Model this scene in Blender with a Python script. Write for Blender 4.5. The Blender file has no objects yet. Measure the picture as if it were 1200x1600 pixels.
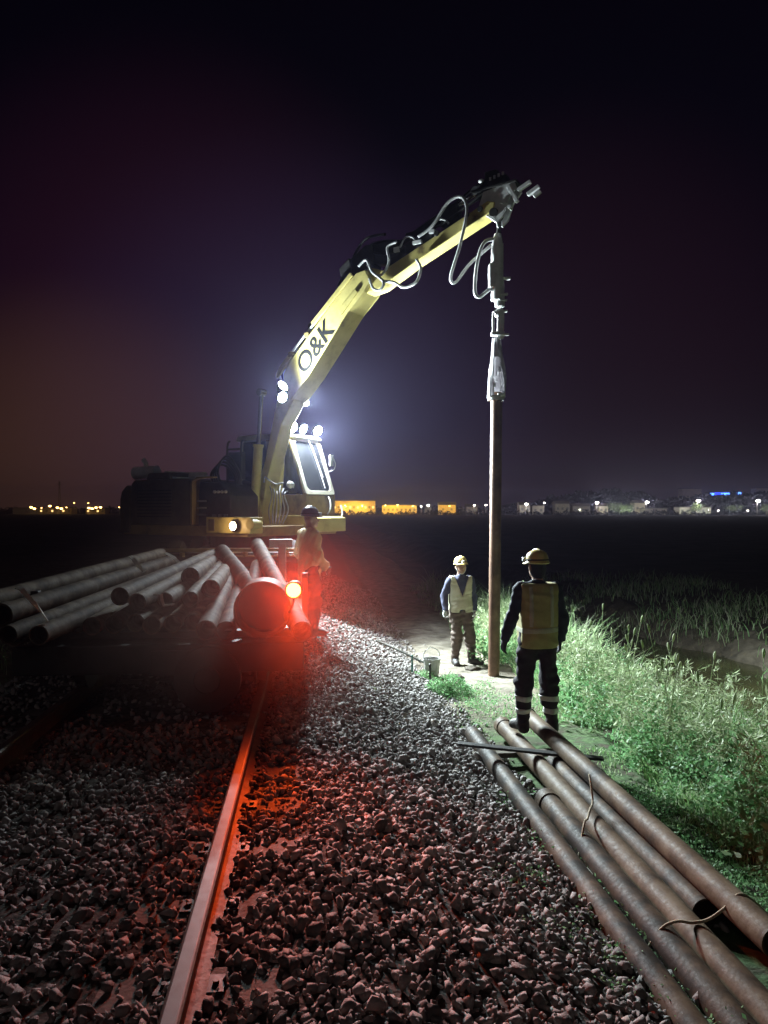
import bpy, bmesh, math, random
import numpy as np
from mathutils import Vector, Matrix, Quaternion
random.seed(7); rng = np.random.default_rng(11)
PI = math.pi
S = bpy.context.scene
COL = S.collection

# ------------------------------------------------------------------ frames
F, HY, EYE = 1164.0, 797.0, 1.7
def W(px, py, d):                      # a point measured off the photograph at depth d (metres)
    return Vector(((px-600)*d/F, d, EYE-(py-HY)*d/F))
TH = math.radians(5.65); TC, TS = math.cos(TH), math.sin(TH)
def T(u, v, z=0.0):                    # track frame: u across, v along
    return Vector((u*TC - v*TS, u*TS + v*TC, z))
TROT = Matrix.Rotation(TH, 4, 'Z')
def UV(x, y): return x*TC + y*TS, -x*TS + y*TC

# ------------------------------------------------------------------ objects
def tag(o, label=None, cat=None, group=None, kind=None):
    if label: o['label'] = label
    if cat: o['category'] = cat
    if group: o['group'] = group
    if kind: o['kind'] = kind
    return o
def empty(name, loc=(0,0,0), rz=0.0, label=None, cat=None, group=None):
    o = bpy.data.objects.new(name, None); COL.objects.link(o)
    o.location = loc; o.rotation_euler = (0,0,rz); o.empty_display_size = .2
    return tag(o, label, cat, group)

def frame_of(d):
    d = Vector(d).normalized()
    a = Vector((0,0,1)) if abs(d.z) < .9 else Vector((1,0,0))
    x = a.cross(d).normalized(); y = d.cross(x)
    return x, y, d

class MB:
    def __init__(s): s.v = []; s.f = []
    def add(s, vs, fs):
        b = len(s.v); s.v += [tuple(v) for v in vs]; s.f += [tuple(i+b for i in f) for f in fs]
    def box(s, c, size, M=None):
        cx,cy,cz = c; x,y,z = [k/2 for k in size]
        vs = [Vector((cx+i*x, cy+j*y, cz+k*z)) for i in (-1,1) for j in (-1,1) for k in (-1,1)]
        if M is not None: vs = [M @ v for v in vs]
        s.add(vs, [(0,1,3,2),(4,6,7,5),(0,4,5,1),(2,3,7,6),(0,2,6,4),(1,5,7,3)]); return s
    def beam(s, p0, p1, w, h, up=(0,0,1)):
        p0,p1 = Vector(p0),Vector(p1); d=(p1-p0).normalized(); u=Vector(up)
        x=d.cross(u).normalized(); y=x.cross(d)
        vs=[p+x*(i*w/2)+y*(j*h/2) for p in (p0,p1) for i,j in ((-1,-1),(1,-1),(1,1),(-1,1))]
        s.add(vs,[(3,2,1,0),(4,5,6,7),(0,1,5,4),(1,2,6,5),(2,3,7,6),(3,0,4,7)]); return s
    def prism(s, poly, y0, y1):        # polygon in local (x,z), extruded along y
        n=len(poly)
        vs=[(p[0],y0,p[1]) for p in poly]+[(p[0],y1,p[1]) for p in poly]
        s.add(vs,[tuple(range(n)),tuple(range(2*n-1,n-1,-1))]+[(i,i+n,(i+1)%n+n,(i+1)%n) for i in range(n)]); return s
    def cyl(s, p0, p1, r0, r1=None, n=20, caps=True):
        r1 = r0 if r1 is None else r1
        p0,p1=Vector(p0),Vector(p1); x,y,d=frame_of(p1-p0)
        vs=[p+x*(r*math.cos(2*PI*i/n))+y*(r*math.sin(2*PI*i/n)) for p,r in ((p0,r0),(p1,r1)) for i in range(n)]
        fs=[(i,(i+1)%n,(i+1)%n+n,i+n) for i in range(n)]
        if caps: fs += [tuple(range(n-1,-1,-1)), tuple(range(n,2*n))]
        s.add(vs,fs); return s
    def hollow(s, p0, p1, ro, ri, n=28, rings=1, wob=0.0):
        p0,p1=Vector(p0),Vector(p1); x,y,d=frame_of(p1-p0); vs=[]; fs=[]
        st=[(p0+(p1-p0)*(k/rings)) for k in range(rings+1)]
        loops=[(p,ro) for p in st]+[(p,ri) for p in reversed(st)]
        for p,r in loops:
            for i in range(n):
                vs.append(p+x*(r*math.cos(2*PI*i/n))+y*(r*math.sin(2*PI*i/n)))
        L=len(loops)
        for k in range(L):
            a,b=k*n,((k+1)%L)*n
            for i in range(n):
                j=(i+1)%n; fs.append((a+i,a+j,b+j,b+i))
        s.add(vs,fs); return s
    def tube(s, pts, r, n=8, sub=6, closed=False):
        P=[Vector(p) for p in pts]; Q=[]
        m=len(P)
        for k in range(m-1 if not closed else m):
            a=P[max(k-1,0)] if not closed else P[(k-1)%m]; b=P[k]; c=P[(k+1)%m]; e=P[min(k+2,m-1)] if not closed else P[(k+2)%m]
            for j in range(sub):
                t=j/sub
                Q.append(.5*((2*b)+(c-a)*t+(2*a-5*b+4*c-e)*t*t+(3*b-a-3*c+e)*t**3))
        if not closed: Q.append(P[-1])
        vs=[];fs=[];x=None
        for k,p in enumerate(Q):
            d=(Q[min(k+1,len(Q)-1)]-Q[max(k-1,0)])
            if d.length<1e-9: d=Vector((0,0,1))
            d.normalize()
            if x is None: x,_,_=frame_of(d)
            x=(x-d*x.dot(d)).normalized(); y=d.cross(x)
            rr=r(k/(len(Q)-1)) if callable(r) else r
            for i in range(n): vs.append(p+x*(rr*math.cos(2*PI*i/n))+y*(rr*math.sin(2*PI*i/n)))
        K=len(Q)
        for k in range(K if closed else K-1):
            for i in range(n):
                j=(i+1)%n; k2=(k+1)%K
                fs.append((k*n+i,k*n+j,k2*n+j,k2*n+i))
        if not closed: fs+= [tuple(range(n-1,-1,-1)), tuple((K-1)*n+i for i in range(n))]
        s.add(vs,fs); return s
    def lathe(s, prof, M=None, n=24):  # (r,z) profile about z
        vs=[];fs=[]
        for r,z in prof:
            for i in range(n):
                v=Vector((r*math.cos(2*PI*i/n),r*math.sin(2*PI*i/n),z)); vs.append(M@v if M else v)
        for k in range(len(prof)-1):
            for i in range(n):
                j=(i+1)%n; fs.append((k*n+i,k*n+j,(k+1)*n+j,(k+1)*n+i))
        s.add(vs,fs); return s
    def ell(s, c, r, n=16, m=10, M=None):
        prof=[(max(1e-4,math.sin(PI*k/m)),-math.cos(PI*k/m)) for k in range(m+1)]
        A=Matrix.Translation(Vector(c)) @ Matrix.Diagonal((r[0],r[1],r[2],1))
        if M: A = M @ A
        return s.lathe(prof, A, n)
    def build(s, name, mat, parent=None, bevel=0.0, smooth=None, recalc=True):
        me=bpy.data.meshes.new(name); me.from_pydata(s.v,[],s.f)
        if recalc:
            bm=bmesh.new(); bm.from_mesh(me); bmesh.ops.recalc_face_normals(bm,faces=bm.faces); bm.to_mesh(me); bm.free()
        return link(name, me, mat, parent, bevel, smooth)

def link(name, me, mat, parent=None, bevel=0.0, smooth=None):
    for m in (mat if isinstance(mat,(list,tuple)) else [mat]): me.materials.append(m)
    if smooth is not None:
        me.polygons.foreach_set('use_smooth',[True]*len(me.polygons))
        if smooth < 3: me.set_sharp_from_angle(angle=smooth)
    o=bpy.data.objects.new(name,me); COL.objects.link(o)
    if parent: o.parent=parent
    if bevel:
        b=o.modifiers.new('bevel','BEVEL'); b.width=bevel; b.segments=2; b.limit_method='ANGLE'; b.angle_limit=.6
    return o

def np_mesh(name, V, loops, counts, mat):
    me=bpy.data.meshes.new(name)
    me.vertices.add(len(V)); me.vertices.foreach_set('co',np.asarray(V,np.float32).ravel())
    me.loops.add(len(loops)); me.loops.foreach_set('vertex_index',np.asarray(loops,np.int32))
    st=np.concatenate([[0],np.cumsum(counts)[:-1]]).astype(np.int32)
    me.polygons.add(len(counts)); me.polygons.foreach_set('loop_start',st); me.polygons.foreach_set('loop_total',np.asarray(counts,np.int32))
    me.update(calc_edges=True); me.validate()
    return link(name,me,mat)

# ------------------------------------------------------------------ materials
def nodes(name):
    m=bpy.data.materials.new(name); m.use_nodes=True; nt=m.node_tree; nt.nodes.clear(); return m,nt
def N(nt, t, **kw):
    n=nt.nodes.new(t)
    for k,v in kw.items(): setattr(n,k,v)
    return n
def ramp(nt, fac, stops):
    r=N(nt,'ShaderNodeValToRGB'); e=r.color_ramp.elements
    while len(e)<len(stops): e.new(.5)
    for i,(p,c) in enumerate(stops): e[i].position=p; e[i].color=(*c,1)
    nt.links.new(fac,r.inputs['Fac']); return r.outputs['Color']
def surf(name, stops, rough=.6, metal=0.0, scale=6.0, detail=6.0, bump=.15, bscale=None, random_obj=0.0, island=None, stretch=None, spec=.5, rvar=.15, transl=0.0, world=False):
    m,nt=nodes(name); L=nt.links
    out=N(nt,'ShaderNodeOutputMaterial'); b=N(nt,'ShaderNodeBsdfPrincipled')
    if world: vec=N(nt,'ShaderNodeNewGeometry').outputs['Position']
    else: vec=N(nt,'ShaderNodeTexCoord').outputs['Object']
    if stretch:
        mp=N(nt,'ShaderNodeMapping'); mp.inputs['Scale'].default_value=stretch; L.new(vec,mp.inputs['Vector']); vec=mp.outputs['Vector']
    nz=N(nt,'ShaderNodeTexNoise'); nz.inputs['Scale'].default_value=scale; nz.inputs['Detail'].default_value=detail; nz.inputs['Roughness'].default_value=.62
    L.new(vec,nz.inputs['Vector']); fac=nz.outputs['Fac']
    if random_obj:
        oi=N(nt,'ShaderNodeObjectInfo'); ma=N(nt,'ShaderNodeMath',operation='MULTIPLY_ADD'); ma.inputs[1].default_value=random_obj; ma.inputs[2].default_value=-random_obj/2
        L.new(oi.outputs['Random'],ma.inputs[0]); ad=N(nt,'ShaderNodeMath',operation='ADD'); L.new(ma.outputs[0],ad.inputs[0]); L.new(fac,ad.inputs[1]); fac=ad.outputs[0]
    if island:
        g=N(nt,'ShaderNodeNewGeometry'); mx=N(nt,'ShaderNodeMix',data_type='FLOAT'); mx.inputs['Factor'].default_value=island
        L.new(fac,mx.inputs[2]); L.new(g.outputs['Random Per Island'],mx.inputs[3]); fac=mx.outputs[0]
    col=ramp(nt,fac,stops); L.new(col,b.inputs['Base Color'])
    b.inputs['Metallic'].default_value=metal; b.inputs['Specular IOR Level'].default_value=spec
    n2=N(nt,'ShaderNodeTexNoise'); n2.inputs['Scale'].default_value=(bscale or scale*4); n2.inputs['Detail'].default_value=5
    L.new(vec,n2.inputs['Vector'])
    rm=N(nt,'ShaderNodeMapRange'); rm.inputs['To Min'].default_value=max(.03,rough-rvar); rm.inputs['To Max'].default_value=min(1,rough+rvar)
    L.new(n2.outputs['Fac'],rm.inputs['Value']); L.new(rm.outputs['Result'],b.inputs['Roughness'])
    if bump:
        bp=N(nt,'ShaderNodeBump'); bp.inputs['Strength'].default_value=bump; bp.inputs['Distance'].default_value=.02
        L.new(n2.outputs['Fac'],bp.inputs['Height']); L.new(bp.outputs['Normal'],b.inputs['Normal'])
    sh=b.outputs['BSDF']
    if transl:
        tr=N(nt,'ShaderNodeBsdfTranslucent'); L.new(col,tr.inputs['Color']); ms=N(nt,'ShaderNodeMixShader'); ms.inputs['Fac'].default_value=transl
        L.new(sh,ms.inputs[1]); L.new(tr.outputs[0],ms.inputs[2]); sh=ms.outputs[0]
    L.new(sh,out.inputs['Surface']); return m
def emit(name,col,strength):
    m,nt=nodes(name); out=N(nt,'ShaderNodeOutputMaterial'); e=N(nt,'ShaderNodeEmission')
    e.inputs['Color'].default_value=(*col,1); e.inputs['Strength'].default_value=strength
    nt.links.new(e.outputs[0],out.inputs['Surface']); return m

M={}
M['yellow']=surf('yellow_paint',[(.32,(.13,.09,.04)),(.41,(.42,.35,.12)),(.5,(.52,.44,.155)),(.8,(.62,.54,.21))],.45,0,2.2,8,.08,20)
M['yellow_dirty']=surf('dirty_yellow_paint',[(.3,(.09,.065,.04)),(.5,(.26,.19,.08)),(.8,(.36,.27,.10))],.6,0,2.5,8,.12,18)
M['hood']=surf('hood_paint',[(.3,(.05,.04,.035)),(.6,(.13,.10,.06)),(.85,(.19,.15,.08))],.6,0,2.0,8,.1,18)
M['cream']=surf('cream_cab_paint',[(.3,(.34,.32,.22)),(.5,(.62,.60,.48)),(.8,(.7,.68,.56))],.4,0,3,7,.06,22)
M['dark']=surf('dark_steel',[(.3,(.018,.017,.017)),(.7,(.05,.047,.045))],.55,.3,5,6,.12)
M['steel']=surf('bare_steel',[(.3,(.30,.29,.29)),(.7,(.52,.51,.5))],.42,.5,6,6,.1)
M['pale']=surf('pale_grey_paint',[(.3,(.56,.56,.57)),(.7,(.78,.78,.78))],.5,.1,7,6,.1)
M['chrome']=surf('chrome_rod',[(.3,(.55,.55,.55)),(.7,(.75,.75,.75))],.2,.9,6,4,0)
M['rubber']=surf('black_rubber',[(.3,(.012,.012,.012)),(.7,(.03,.029,.028))],.8,0,8,5,.2)
M['hose']=surf('glare_lit_hose',[(.3,(.30,.30,.31)),(.7,(.48,.48,.48))],.45,0,12,4,.05)  # black hoses given a pale tone that holds the work-light glare
M['blackhose']=surf('black_hose',[(.3,(.015,.015,.016)),(.7,(.04,.04,.04))],.45,0,12,4,.05)
M['letter']=surf('black_lettering',[(.3,(.006,.006,.006)),(.7,(.016,.016,.016))],.9,0,20,4,.02,spec=.1)
M['pipe_rust']=surf('rusted_pipe',[(.34,(.018,.011,.006)),(.45,(.060,.036,.020)),(.55,(.105,.066,.037)),(.68,(.17,.125,.08))],.64,.0,4,12,.12,45,random_obj=.2,spec=.18,rvar=.22,world=True)
M['pipe_grey']=surf('weathered_grey_pipe',[(.34,(.04,.026,.016)),(.46,(.095,.066,.043)),(.62,(.19,.15,.108))],.74,.0,5,12,.15,50,random_obj=.25,spec=.12,world=True)
M['pipe_brown']=surf('brown_driven_pipe',[(.3,(.085,.043,.025)),(.5,(.155,.083,.05)),(.7,(.22,.13,.08))],.5,.15,4,9,.08,40,world=True)
M['rail']=surf('rusty_rail',[(.3,(.045,.026,.018)),(.7,(.12,.07,.045))],.65,.2,9,7,.15)
M['railtop']=surf('worn_rail_head',[(.3,(.035,.024,.02)),(.7,(.085,.065,.058))],.55,.0,5,5,.03)
M['concrete']=surf('sleeper_concrete',[(.3,(.09,.08,.07)),(.7,(.20,.18,.16))],.85,0,8,8,.25,50)
M['stone']=surf('ballast_stone',[(.05,(.08,.073,.068)),(.3,(.19,.172,.162)),(.6,(.29,.265,.25)),(.85,(.42,.39,.37)),(.97,(.40,.29,.20))],.8,0,30,6,.3,90,island=.75,world=True)
M['strap']=surf('webbing_strap',[(.3,(.48,.44,.36)),(.7,(.66,.62,.54))],.8,0,20,4,.2)
M['rope']=surf('pale_rope',[(.3,(.32,.27,.18)),(.7,(.50,.43,.30))],.85,0,40,4,.3)
M['grass']=surf('grass_blades',[(.0,(.09,.22,.06)),(.3,(.20,.38,.13)),(.52,(.34,.48,.22)),(.72,(.50,.55,.36)),(.95,(.64,.62,.46))],.6,0,1.1,4,0,island=.6,transl=.4,world=True)
M['weed']=surf('weed_leaves',[(.0,(.08,.22,.08)),(.5,(.18,.36,.15)),(.9,(.34,.48,.26))],.6,0,1.6,4,0,island=.6,transl=.4,world=True)
M['dry']=surf('dry_plume_leaves',[(.0,(.20,.29,.12)),(.5,(.36,.43,.23)),(.95,(.55,.56,.40))],.65,0,3,4,0,island=.6,transl=.25,world=True)
M['twig']=surf('dry_twig',[(.3,(.25,.21,.16)),(.7,(.42,.37,.30))],.8,0,20,4,.1)
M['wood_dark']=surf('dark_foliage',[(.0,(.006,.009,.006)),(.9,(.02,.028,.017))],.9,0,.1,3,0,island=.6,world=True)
M['tree']=surf('tree_leaves',[(.0,(.05,.09,.03)),(.9,(.15,.21,.08))],.8,0,.2,3,0,island=.6,transl=.2,world=True)
M['bark']=surf('bark',[(.3,(.10,.08,.06)),(.7,(.2,.17,.13))],.9,0,6,6,.3)
M['skin']=surf('skin',[(.3,(.36,.21,.15)),(.7,(.46,.28,.2))],.55,0,12,4,.05)
M['glove']=surf('dark_glove',[(.3,(.02,.02,.022)),(.7,(.05,.05,.055))],.8,0,20,4,.15)
M['whiteglove']=surf('pale_work_glove',[(.3,(.42,.42,.43)),(.7,(.62,.62,.62))],.8,0,20,4,.15)
M['navy']=surf('navy_jacket_cloth',[(.3,(.018,.02,.035)),(.7,(.04,.044,.07))],.85,0,9,5,.3,30)
M['blue']=surf('blue_sweater_cloth',[(.3,(.035,.037,.075)),(.7,(.06,.063,.115))],.9,0,9,5,.3,30)
M['brown']=surf('brown_trouser_cloth',[(.3,(.085,.06,.048)),(.7,(.14,.105,.08))],.9,0,8,5,.3,30)
M['darkpants']=surf('dark_trouser_cloth',[(.3,(.022,.016,.022)),(.7,(.045,.034,.042))],.9,0,8,5,.3,30)
M['vest']=surf('hi_vis_vest_cloth',[(.3,(.36,.31,.13)),(.7,(.48,.42,.18))],.8,0,7,5,.2,40)
M['vest_grey']=surf('faded_vest_cloth',[(.3,(.40,.385,.27)),(.7,(.54,.525,.39))],.8,0,7,5,.2,40)
M['jacket']=surf('hi_vis_jacket_cloth',[(.3,(.54,.43,.22)),(.7,(.68,.57,.33))],.8,0,6,5,.3,25)
M['band']=surf('reflective_tape',[(.3,(.55,.54,.50)),(.7,(.72,.71,.68))],.45,.2,12,4,.05)
M['boot']=surf('boot_leather',[(.3,(.02,.017,.015)),(.7,(.05,.042,.036))],.6,0,12,5,.15)
M['helmet']=surf('yellow_white_helmet',[(.3,(.64,.50,.16)),(.7,(.76,.62,.24))],.35,0,4,4,.02)
M['helmet_dark']=surf('dark_helmet',[(.3,(.05,.03,.05)),(.7,(.09,.06,.08))],.4,0,4,4,.02)
M['eye']=surf('eye',[(.3,(.02,.015,.012)),(.7,(.03,.02,.02))],.2,0,4,2,0)
M['lip']=surf('lip',[(.3,(.26,.11,.09)),(.7,(.3,.13,.1))],.5,0,4,2,0)
M['bucket']=surf('white_bucket_plastic',[(.3,(.34,.34,.32)),(.7,(.5,.5,.48))],.45,0,6,4,.04)
M['teal']=surf('teal_stake_paint',[(.3,(.05,.16,.14)),(.7,(.09,.26,.22))],.6,0,6,4,.1)
M['film']=surf('pale_sleeve_cloth',[(.3,(.42,.40,.42)),(.7,(.60,.58,.6))],.6,0,5,5,.3,20,transl=.35)
M['lens_white']=emit('work_light_lens',(.80,.90,1.0),2000)
M['lens_boom']=emit('boom_light_lens',(.80,.90,1.0),240)
M['lens_red']=emit('red_lamp_lens',(1.0,.16,.025),34)
M['lens_warm']=emit('headlight_lens',(1.0,.72,.42),28)
M['amber']=emit('amber_bulb',(1.0,.55,.14),22)
M['white']=emit('white_bulb',(1.0,.93,.80),30)
M['bluelamp']=emit('blue_light_band',(.02,.05,1.0),3.2)
M['bluelamp2']=emit('pale_blue_light_band',(.08,.25,1.0),6)
M['litwin']=emit('lit_window',(1.0,.62,.22),2.2)
def glass():
    m,nt=nodes('cab_glass'); L=nt.links; out=N(nt,'ShaderNodeOutputMaterial')
    t=N(nt,'ShaderNodeBsdfTransparent'); t.inputs['Color'].default_value=(.55,.62,.62,1)
    g=N(nt,'ShaderNodeBsdfGlossy'); g.inputs['Roughness'].default_value=.08
    d=N(nt,'ShaderNodeBsdfDiffuse'); d.inputs['Color'].default_value=(.25,.27,.28,1)
    f=N(nt,'ShaderNodeFresnel'); f.inputs['IOR'].default_value=1.5
    nz=N(nt,'ShaderNodeTexNoise'); nz.inputs['Scale'].default_value=4; mr=N(nt,'ShaderNodeMapRange'); mr.inputs['To Min'].default_value=.06; mr.inputs['To Max'].default_value=.26
    L.new(nz.outputs['Fac'],mr.inputs['Value'])
    a=N(nt,'ShaderNodeMixShader'); L.new(mr.outputs['Result'],a.inputs['Fac']); L.new(t.outputs[0],a.inputs[1]); L.new(d.outputs[0],a.inputs[2])
    b=N(nt,'ShaderNodeMixShader'); L.new(f.outputs[0],b.inputs['Fac']); L.new(a.outputs[0],b.inputs[1]); L.new(g.outputs[0],b.inputs[2])
    L.new(b.outputs[0],out.inputs['Surface']); return m
M['glass']=glass()

# ------------------------------------------------------------------ world, air, camera
w=bpy.data.worlds.new('World'); S.world=w; w.use_nodes=True; nt=w.node_tree; nt.nodes.clear(); L=nt.links
out=N(nt,'ShaderNodeOutputWorld'); bg=N(nt,'ShaderNodeBackground'); bg.inputs['Strength'].default_value=1.0
tc=N(nt,'ShaderNodeTexCoord'); sp=N(nt,'ShaderNodeSeparateXYZ'); L.new(tc.outputs['Generated'],sp.inputs[0])
up=ramp(nt,sp.outputs['Z'],[(0.0,(.0068,.0040,.0066)),(.10,(.0042,.0024,.0054)),(.28,(.0024,.0012,.0042)),(.5,(.0011,.0006,.0026)),(1.0,(.0007,.0004,.0016))])
# glow of the towns: warm and wide to the left, purple above it
def lobe(direction, lo, hi, col):
    d=N(nt,'ShaderNodeVectorMath',operation='DOT_PRODUCT'); d.inputs[1].default_value=Vector(direction).normalized(); L.new(tc.outputs['Generated'],d.inputs[0])
    mr=N(nt,'ShaderNodeMapRange',interpolation_type='SMOOTHSTEP'); mr.inputs['From Min'].default_value=lo; mr.inputs['From Max'].default_value=hi; L.new(d.outputs['Value'],mr.inputs['Value'])
    mx=N(nt,'ShaderNodeMix',data_type='RGBA'); mx.inputs[6].default_value=(0,0,0,1); mx.inputs[7].default_value=(*col,1); L.new(mr.outputs['Result'],mx.inputs['Factor']); return mx.outputs[2]
def addc(a,b):
    x=N(nt,'ShaderNodeMix',data_type='RGBA',blend_type='ADD'); x.inputs['Factor'].default_value=1; L.new(a,x.inputs[6]); L.new(b,x.inputs[7]); return x.outputs[2]
c=addc(up,lobe((-.40,1,.0),.955,1.0,(.030,.014,.004)))
c=addc(c,lobe((-.26,1,.22),.93,1.0,(.010,.0020,.0050)))
c=addc(c,lobe((-.12,1,.12),.93,1.0,(.004,.004,.014)))
c=addc(c,lobe((.25,1,.18),.94,1.0,(.006,.0015,.0025)))
sky=N(nt,'ShaderNodeTexSky',sky_type='NISHITA'); sky.sun_disc=False; sky.sun_elevation=math.radians(-4); sky.sun_rotation=math.radians(200)
ss=N(nt,'ShaderNodeMix',data_type='RGBA',blend_type='MULTIPLY'); ss.inputs['Factor'].default_value=1; ss.inputs[7].default_value=(.0004,.0004,.0004,1); L.new(sky.outputs['Color'],ss.inputs[6])
c=addc(c,ss.outputs[2])
L.new(c,bg.inputs['Color']); L.new(bg.outputs[0],out.inputs['Surface'])

ml=bpy.data.lights.new('rear_fill','SUN'); ml.energy=.056; ml.angle=math.radians(12); ml.color=(1.0,.86,.80)  # weak fill added from behind the camera for an unseen light there
mo=bpy.data.objects.new('rear_fill',ml); COL.objects.link(mo); mo.rotation_euler=Vector((.28,.86,-.46)).to_track_quat('-Z','Y').to_euler()

def haze():
    b=MB().box((0,480,13.0),(2400,1500,42)); m,nt=nodes('night_air'); out=N(nt,'ShaderNodeOutputMaterial'); v=N(nt,'ShaderNodeVolumePrincipled')
    v.inputs['Color'].default_value=(.60,.60,1,1); v.inputs['Density'].default_value=.00055; v.inputs['Anisotropy'].default_value=.86
    nt.links.new(v.outputs[0],out.inputs['Volume']); o=b.build('haze',m); return tag(o,kind='stuff')
haze()

cam=bpy.data.cameras.new('camera'); co=bpy.data.objects.new('camera',cam); COL.objects.link(co); S.camera=co
cam.sensor_fit='VERTICAL'; cam.angle=2*math.atan(800/F); cam.clip_end=6000; cam.clip_start=.05
co.location=(0,0,EYE); co.rotation_euler=(math.radians(90-.15),0,0)
S.view_settings.view_transform='Standard'; S.view_settings.look='None'; S.view_settings.exposure=0; S.view_settings.gamma=1

# ------------------------------------------------------------------ terrain
def sst(x,a,b):
    t=np.clip((x-a)/(b-a),0,1); return t*t*(3-2*t)
def lin(x,a,b): return np.clip((x-a)/(b-a),0,1)
WATER=-1.48
def terrain(u,v):
    u=np.asarray(u,float); v=np.asarray(v,float)
    flat=-.66-.028*np.clip(v-5,-3,8)
    h=-.18+(flat+.18)*lin(u,.25,1.72)
    wig=.25*np.sin(v*.55)+.15*np.sin(v*1.3+1)
    h=h+(-1.95-flat)*sst(u,3.9+wig*.6,5.4+wig*.6)
    far=-1.12
    h=h+(far+1.95)*sst(u,7.35+wig*1.4,9.4+wig)
    left=-.95
    h=np.where(u<-3.2,-.18+(left+.18)*lin(-u,3.2,4.6),h)
    n=.03*np.sin(u*3.1+v*1.7)*np.sin(v*2.3-u)+.02*np.sin(u*7.3+1)*np.sin(v*6.1+2)
    rough=np.where((u>1.8)|(u<-4.6),1.0,.15)+2.0*np.exp(-((u-9)/1.3)**2)
    damp=np.clip(1.6-np.abs(v)/80,.15,1)
    return h+n*rough*damp
def th(x,y):
    u,v=UV(x,y); return float(terrain(u,v))
def axis(lo,hi,step,far_lo,far_hi,ratio=1.22):
    a=list(np.arange(lo,hi+1e-6,step)); s=step
    while a[-1]<far_hi: s*=ratio; a.append(a[-1]+s)
    s=step
    while a[0]>far_lo: s*=ratio; a.insert(0,a[0]-s)
    return np.array(a)
def ground():
    us=axis(-7,12,.11,-1150,1150); vs=axis(-1,19,.13,-150,1150)
    U,V=np.meshgrid(us,vs,indexing='ij'); Z=terrain(U,V)
    X=U*TC-V*TS; Y=U*TS+V*TC
    P=np.stack([X,Y,Z],-1).reshape(-1,3); n,m=len(us),len(vs)
    i,j=np.meshgrid(np.arange(n-1),np.arange(m-1),indexing='ij'); a=(i*m+j).ravel()
    q=np.stack([a,a+m,a+m+1,a+1],-1).ravel()
    mt,nt=nodes('earth'); L=nt.links
    o=np_mesh('ground',P,q,np.full(len(a),4),mt)
    o.data.polygons.foreach_set('use_smooth',[True]*len(o.data.polygons))
    u=U.ravel(); v=V.ravel()
    path=sst(u,1.7,2.0)*(1-sst(u,2.8,3.3))*sst(v,7.8,10.5)*(1-sst(v,24,40))
    moss=sst(u,1.1,1.6)*(1-sst(u,4.8,5.6))*(1-sst(v,7.5,9.5))
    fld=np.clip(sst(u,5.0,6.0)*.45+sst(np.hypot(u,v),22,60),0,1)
    bed=(1-sst(u,1.5,1.9))*sst(u,-4.6,-4.0)*(1-sst(v,60,200))
    for nm,arr in (('path',path),('moss',moss),('field',fld),('bed',bed)):
        at=o.data.attributes.new(nm,'FLOAT','POINT'); at.data.foreach_set('value',arr.astype(np.float32))
    out=N(nt,'ShaderNodeOutputMaterial'); b=N(nt,'ShaderNodeBsdfPrincipled'); b.inputs['Roughness'].default_value=.95; b.inputs['Specular IOR Level'].default_value=.2
    g=N(nt,'ShaderNodeNewGeometry')
    def noise(sc,de=8):
        z=N(nt,'ShaderNodeTexNoise'); z.inputs['Scale'].default_value=sc; z.inputs['Detail'].default_value=de; L.new(g.outputs['Position'],z.inputs['Vector']); return z.outputs['Fac']
    soil=ramp(nt,noise(3.5),[(.3,(.07,.055,.04)),(.55,(.15,.12,.085)),(.75,(.24,.20,.15))])
    dirt=ramp(nt,noise(5),[(.3,(.10,.085,.065)),(.5,(.19,.165,.13)),(.75,(.29,.26,.21))])
    mos=ramp(nt,noise(6),[(.35,(.07,.06,.04)),(.5,(.06,.10,.04)),(.7,(.10,.16,.06))])
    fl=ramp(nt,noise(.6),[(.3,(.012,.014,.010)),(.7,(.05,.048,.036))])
    def mixa(a,b2,nm):
        at=N(nt,'ShaderNodeAttribute',attribute_name=nm); x=N(nt,'ShaderNodeMix',data_type='RGBA'); L.new(at.outputs['Fac'],x.inputs['Factor']); L.new(a,x.inputs[6]); L.new(b2,x.inputs[7]); return x.outputs[2]
    gr=ramp(nt,noise(30),[(.35,(.03,.026,.024)),(.6,(.10,.09,.08))])
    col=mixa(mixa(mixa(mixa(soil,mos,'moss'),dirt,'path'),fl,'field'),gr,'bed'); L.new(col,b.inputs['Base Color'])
    bp=N(nt,'ShaderNodeBump'); bp.inputs['Strength'].default_value=.6; bp.inputs['Distance'].default_value=.04; L.new(noise(14,6),bp.inputs['Height']); L.new(bp.outputs[0],b.inputs['Normal'])
    L.new(b.outputs[0],out.inputs['Surface'])
    return tag(o,kind='structure')
ground()
wm=surf('ditch_water_surface',[(.3,(.035,.034,.014)),(.7,(.07,.066,.026))],.16,0,.8,3,.06,5,world=True)
q=[T(4.2,-3,WATER),T(10.5,-3,WATER),T(10.5,24,WATER),T(4.2,24,WATER)]
mb=MB(); mb.add(q,[(0,1,2,3)]); tag(mb.build('ditch_water',wm),kind='structure')
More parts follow.
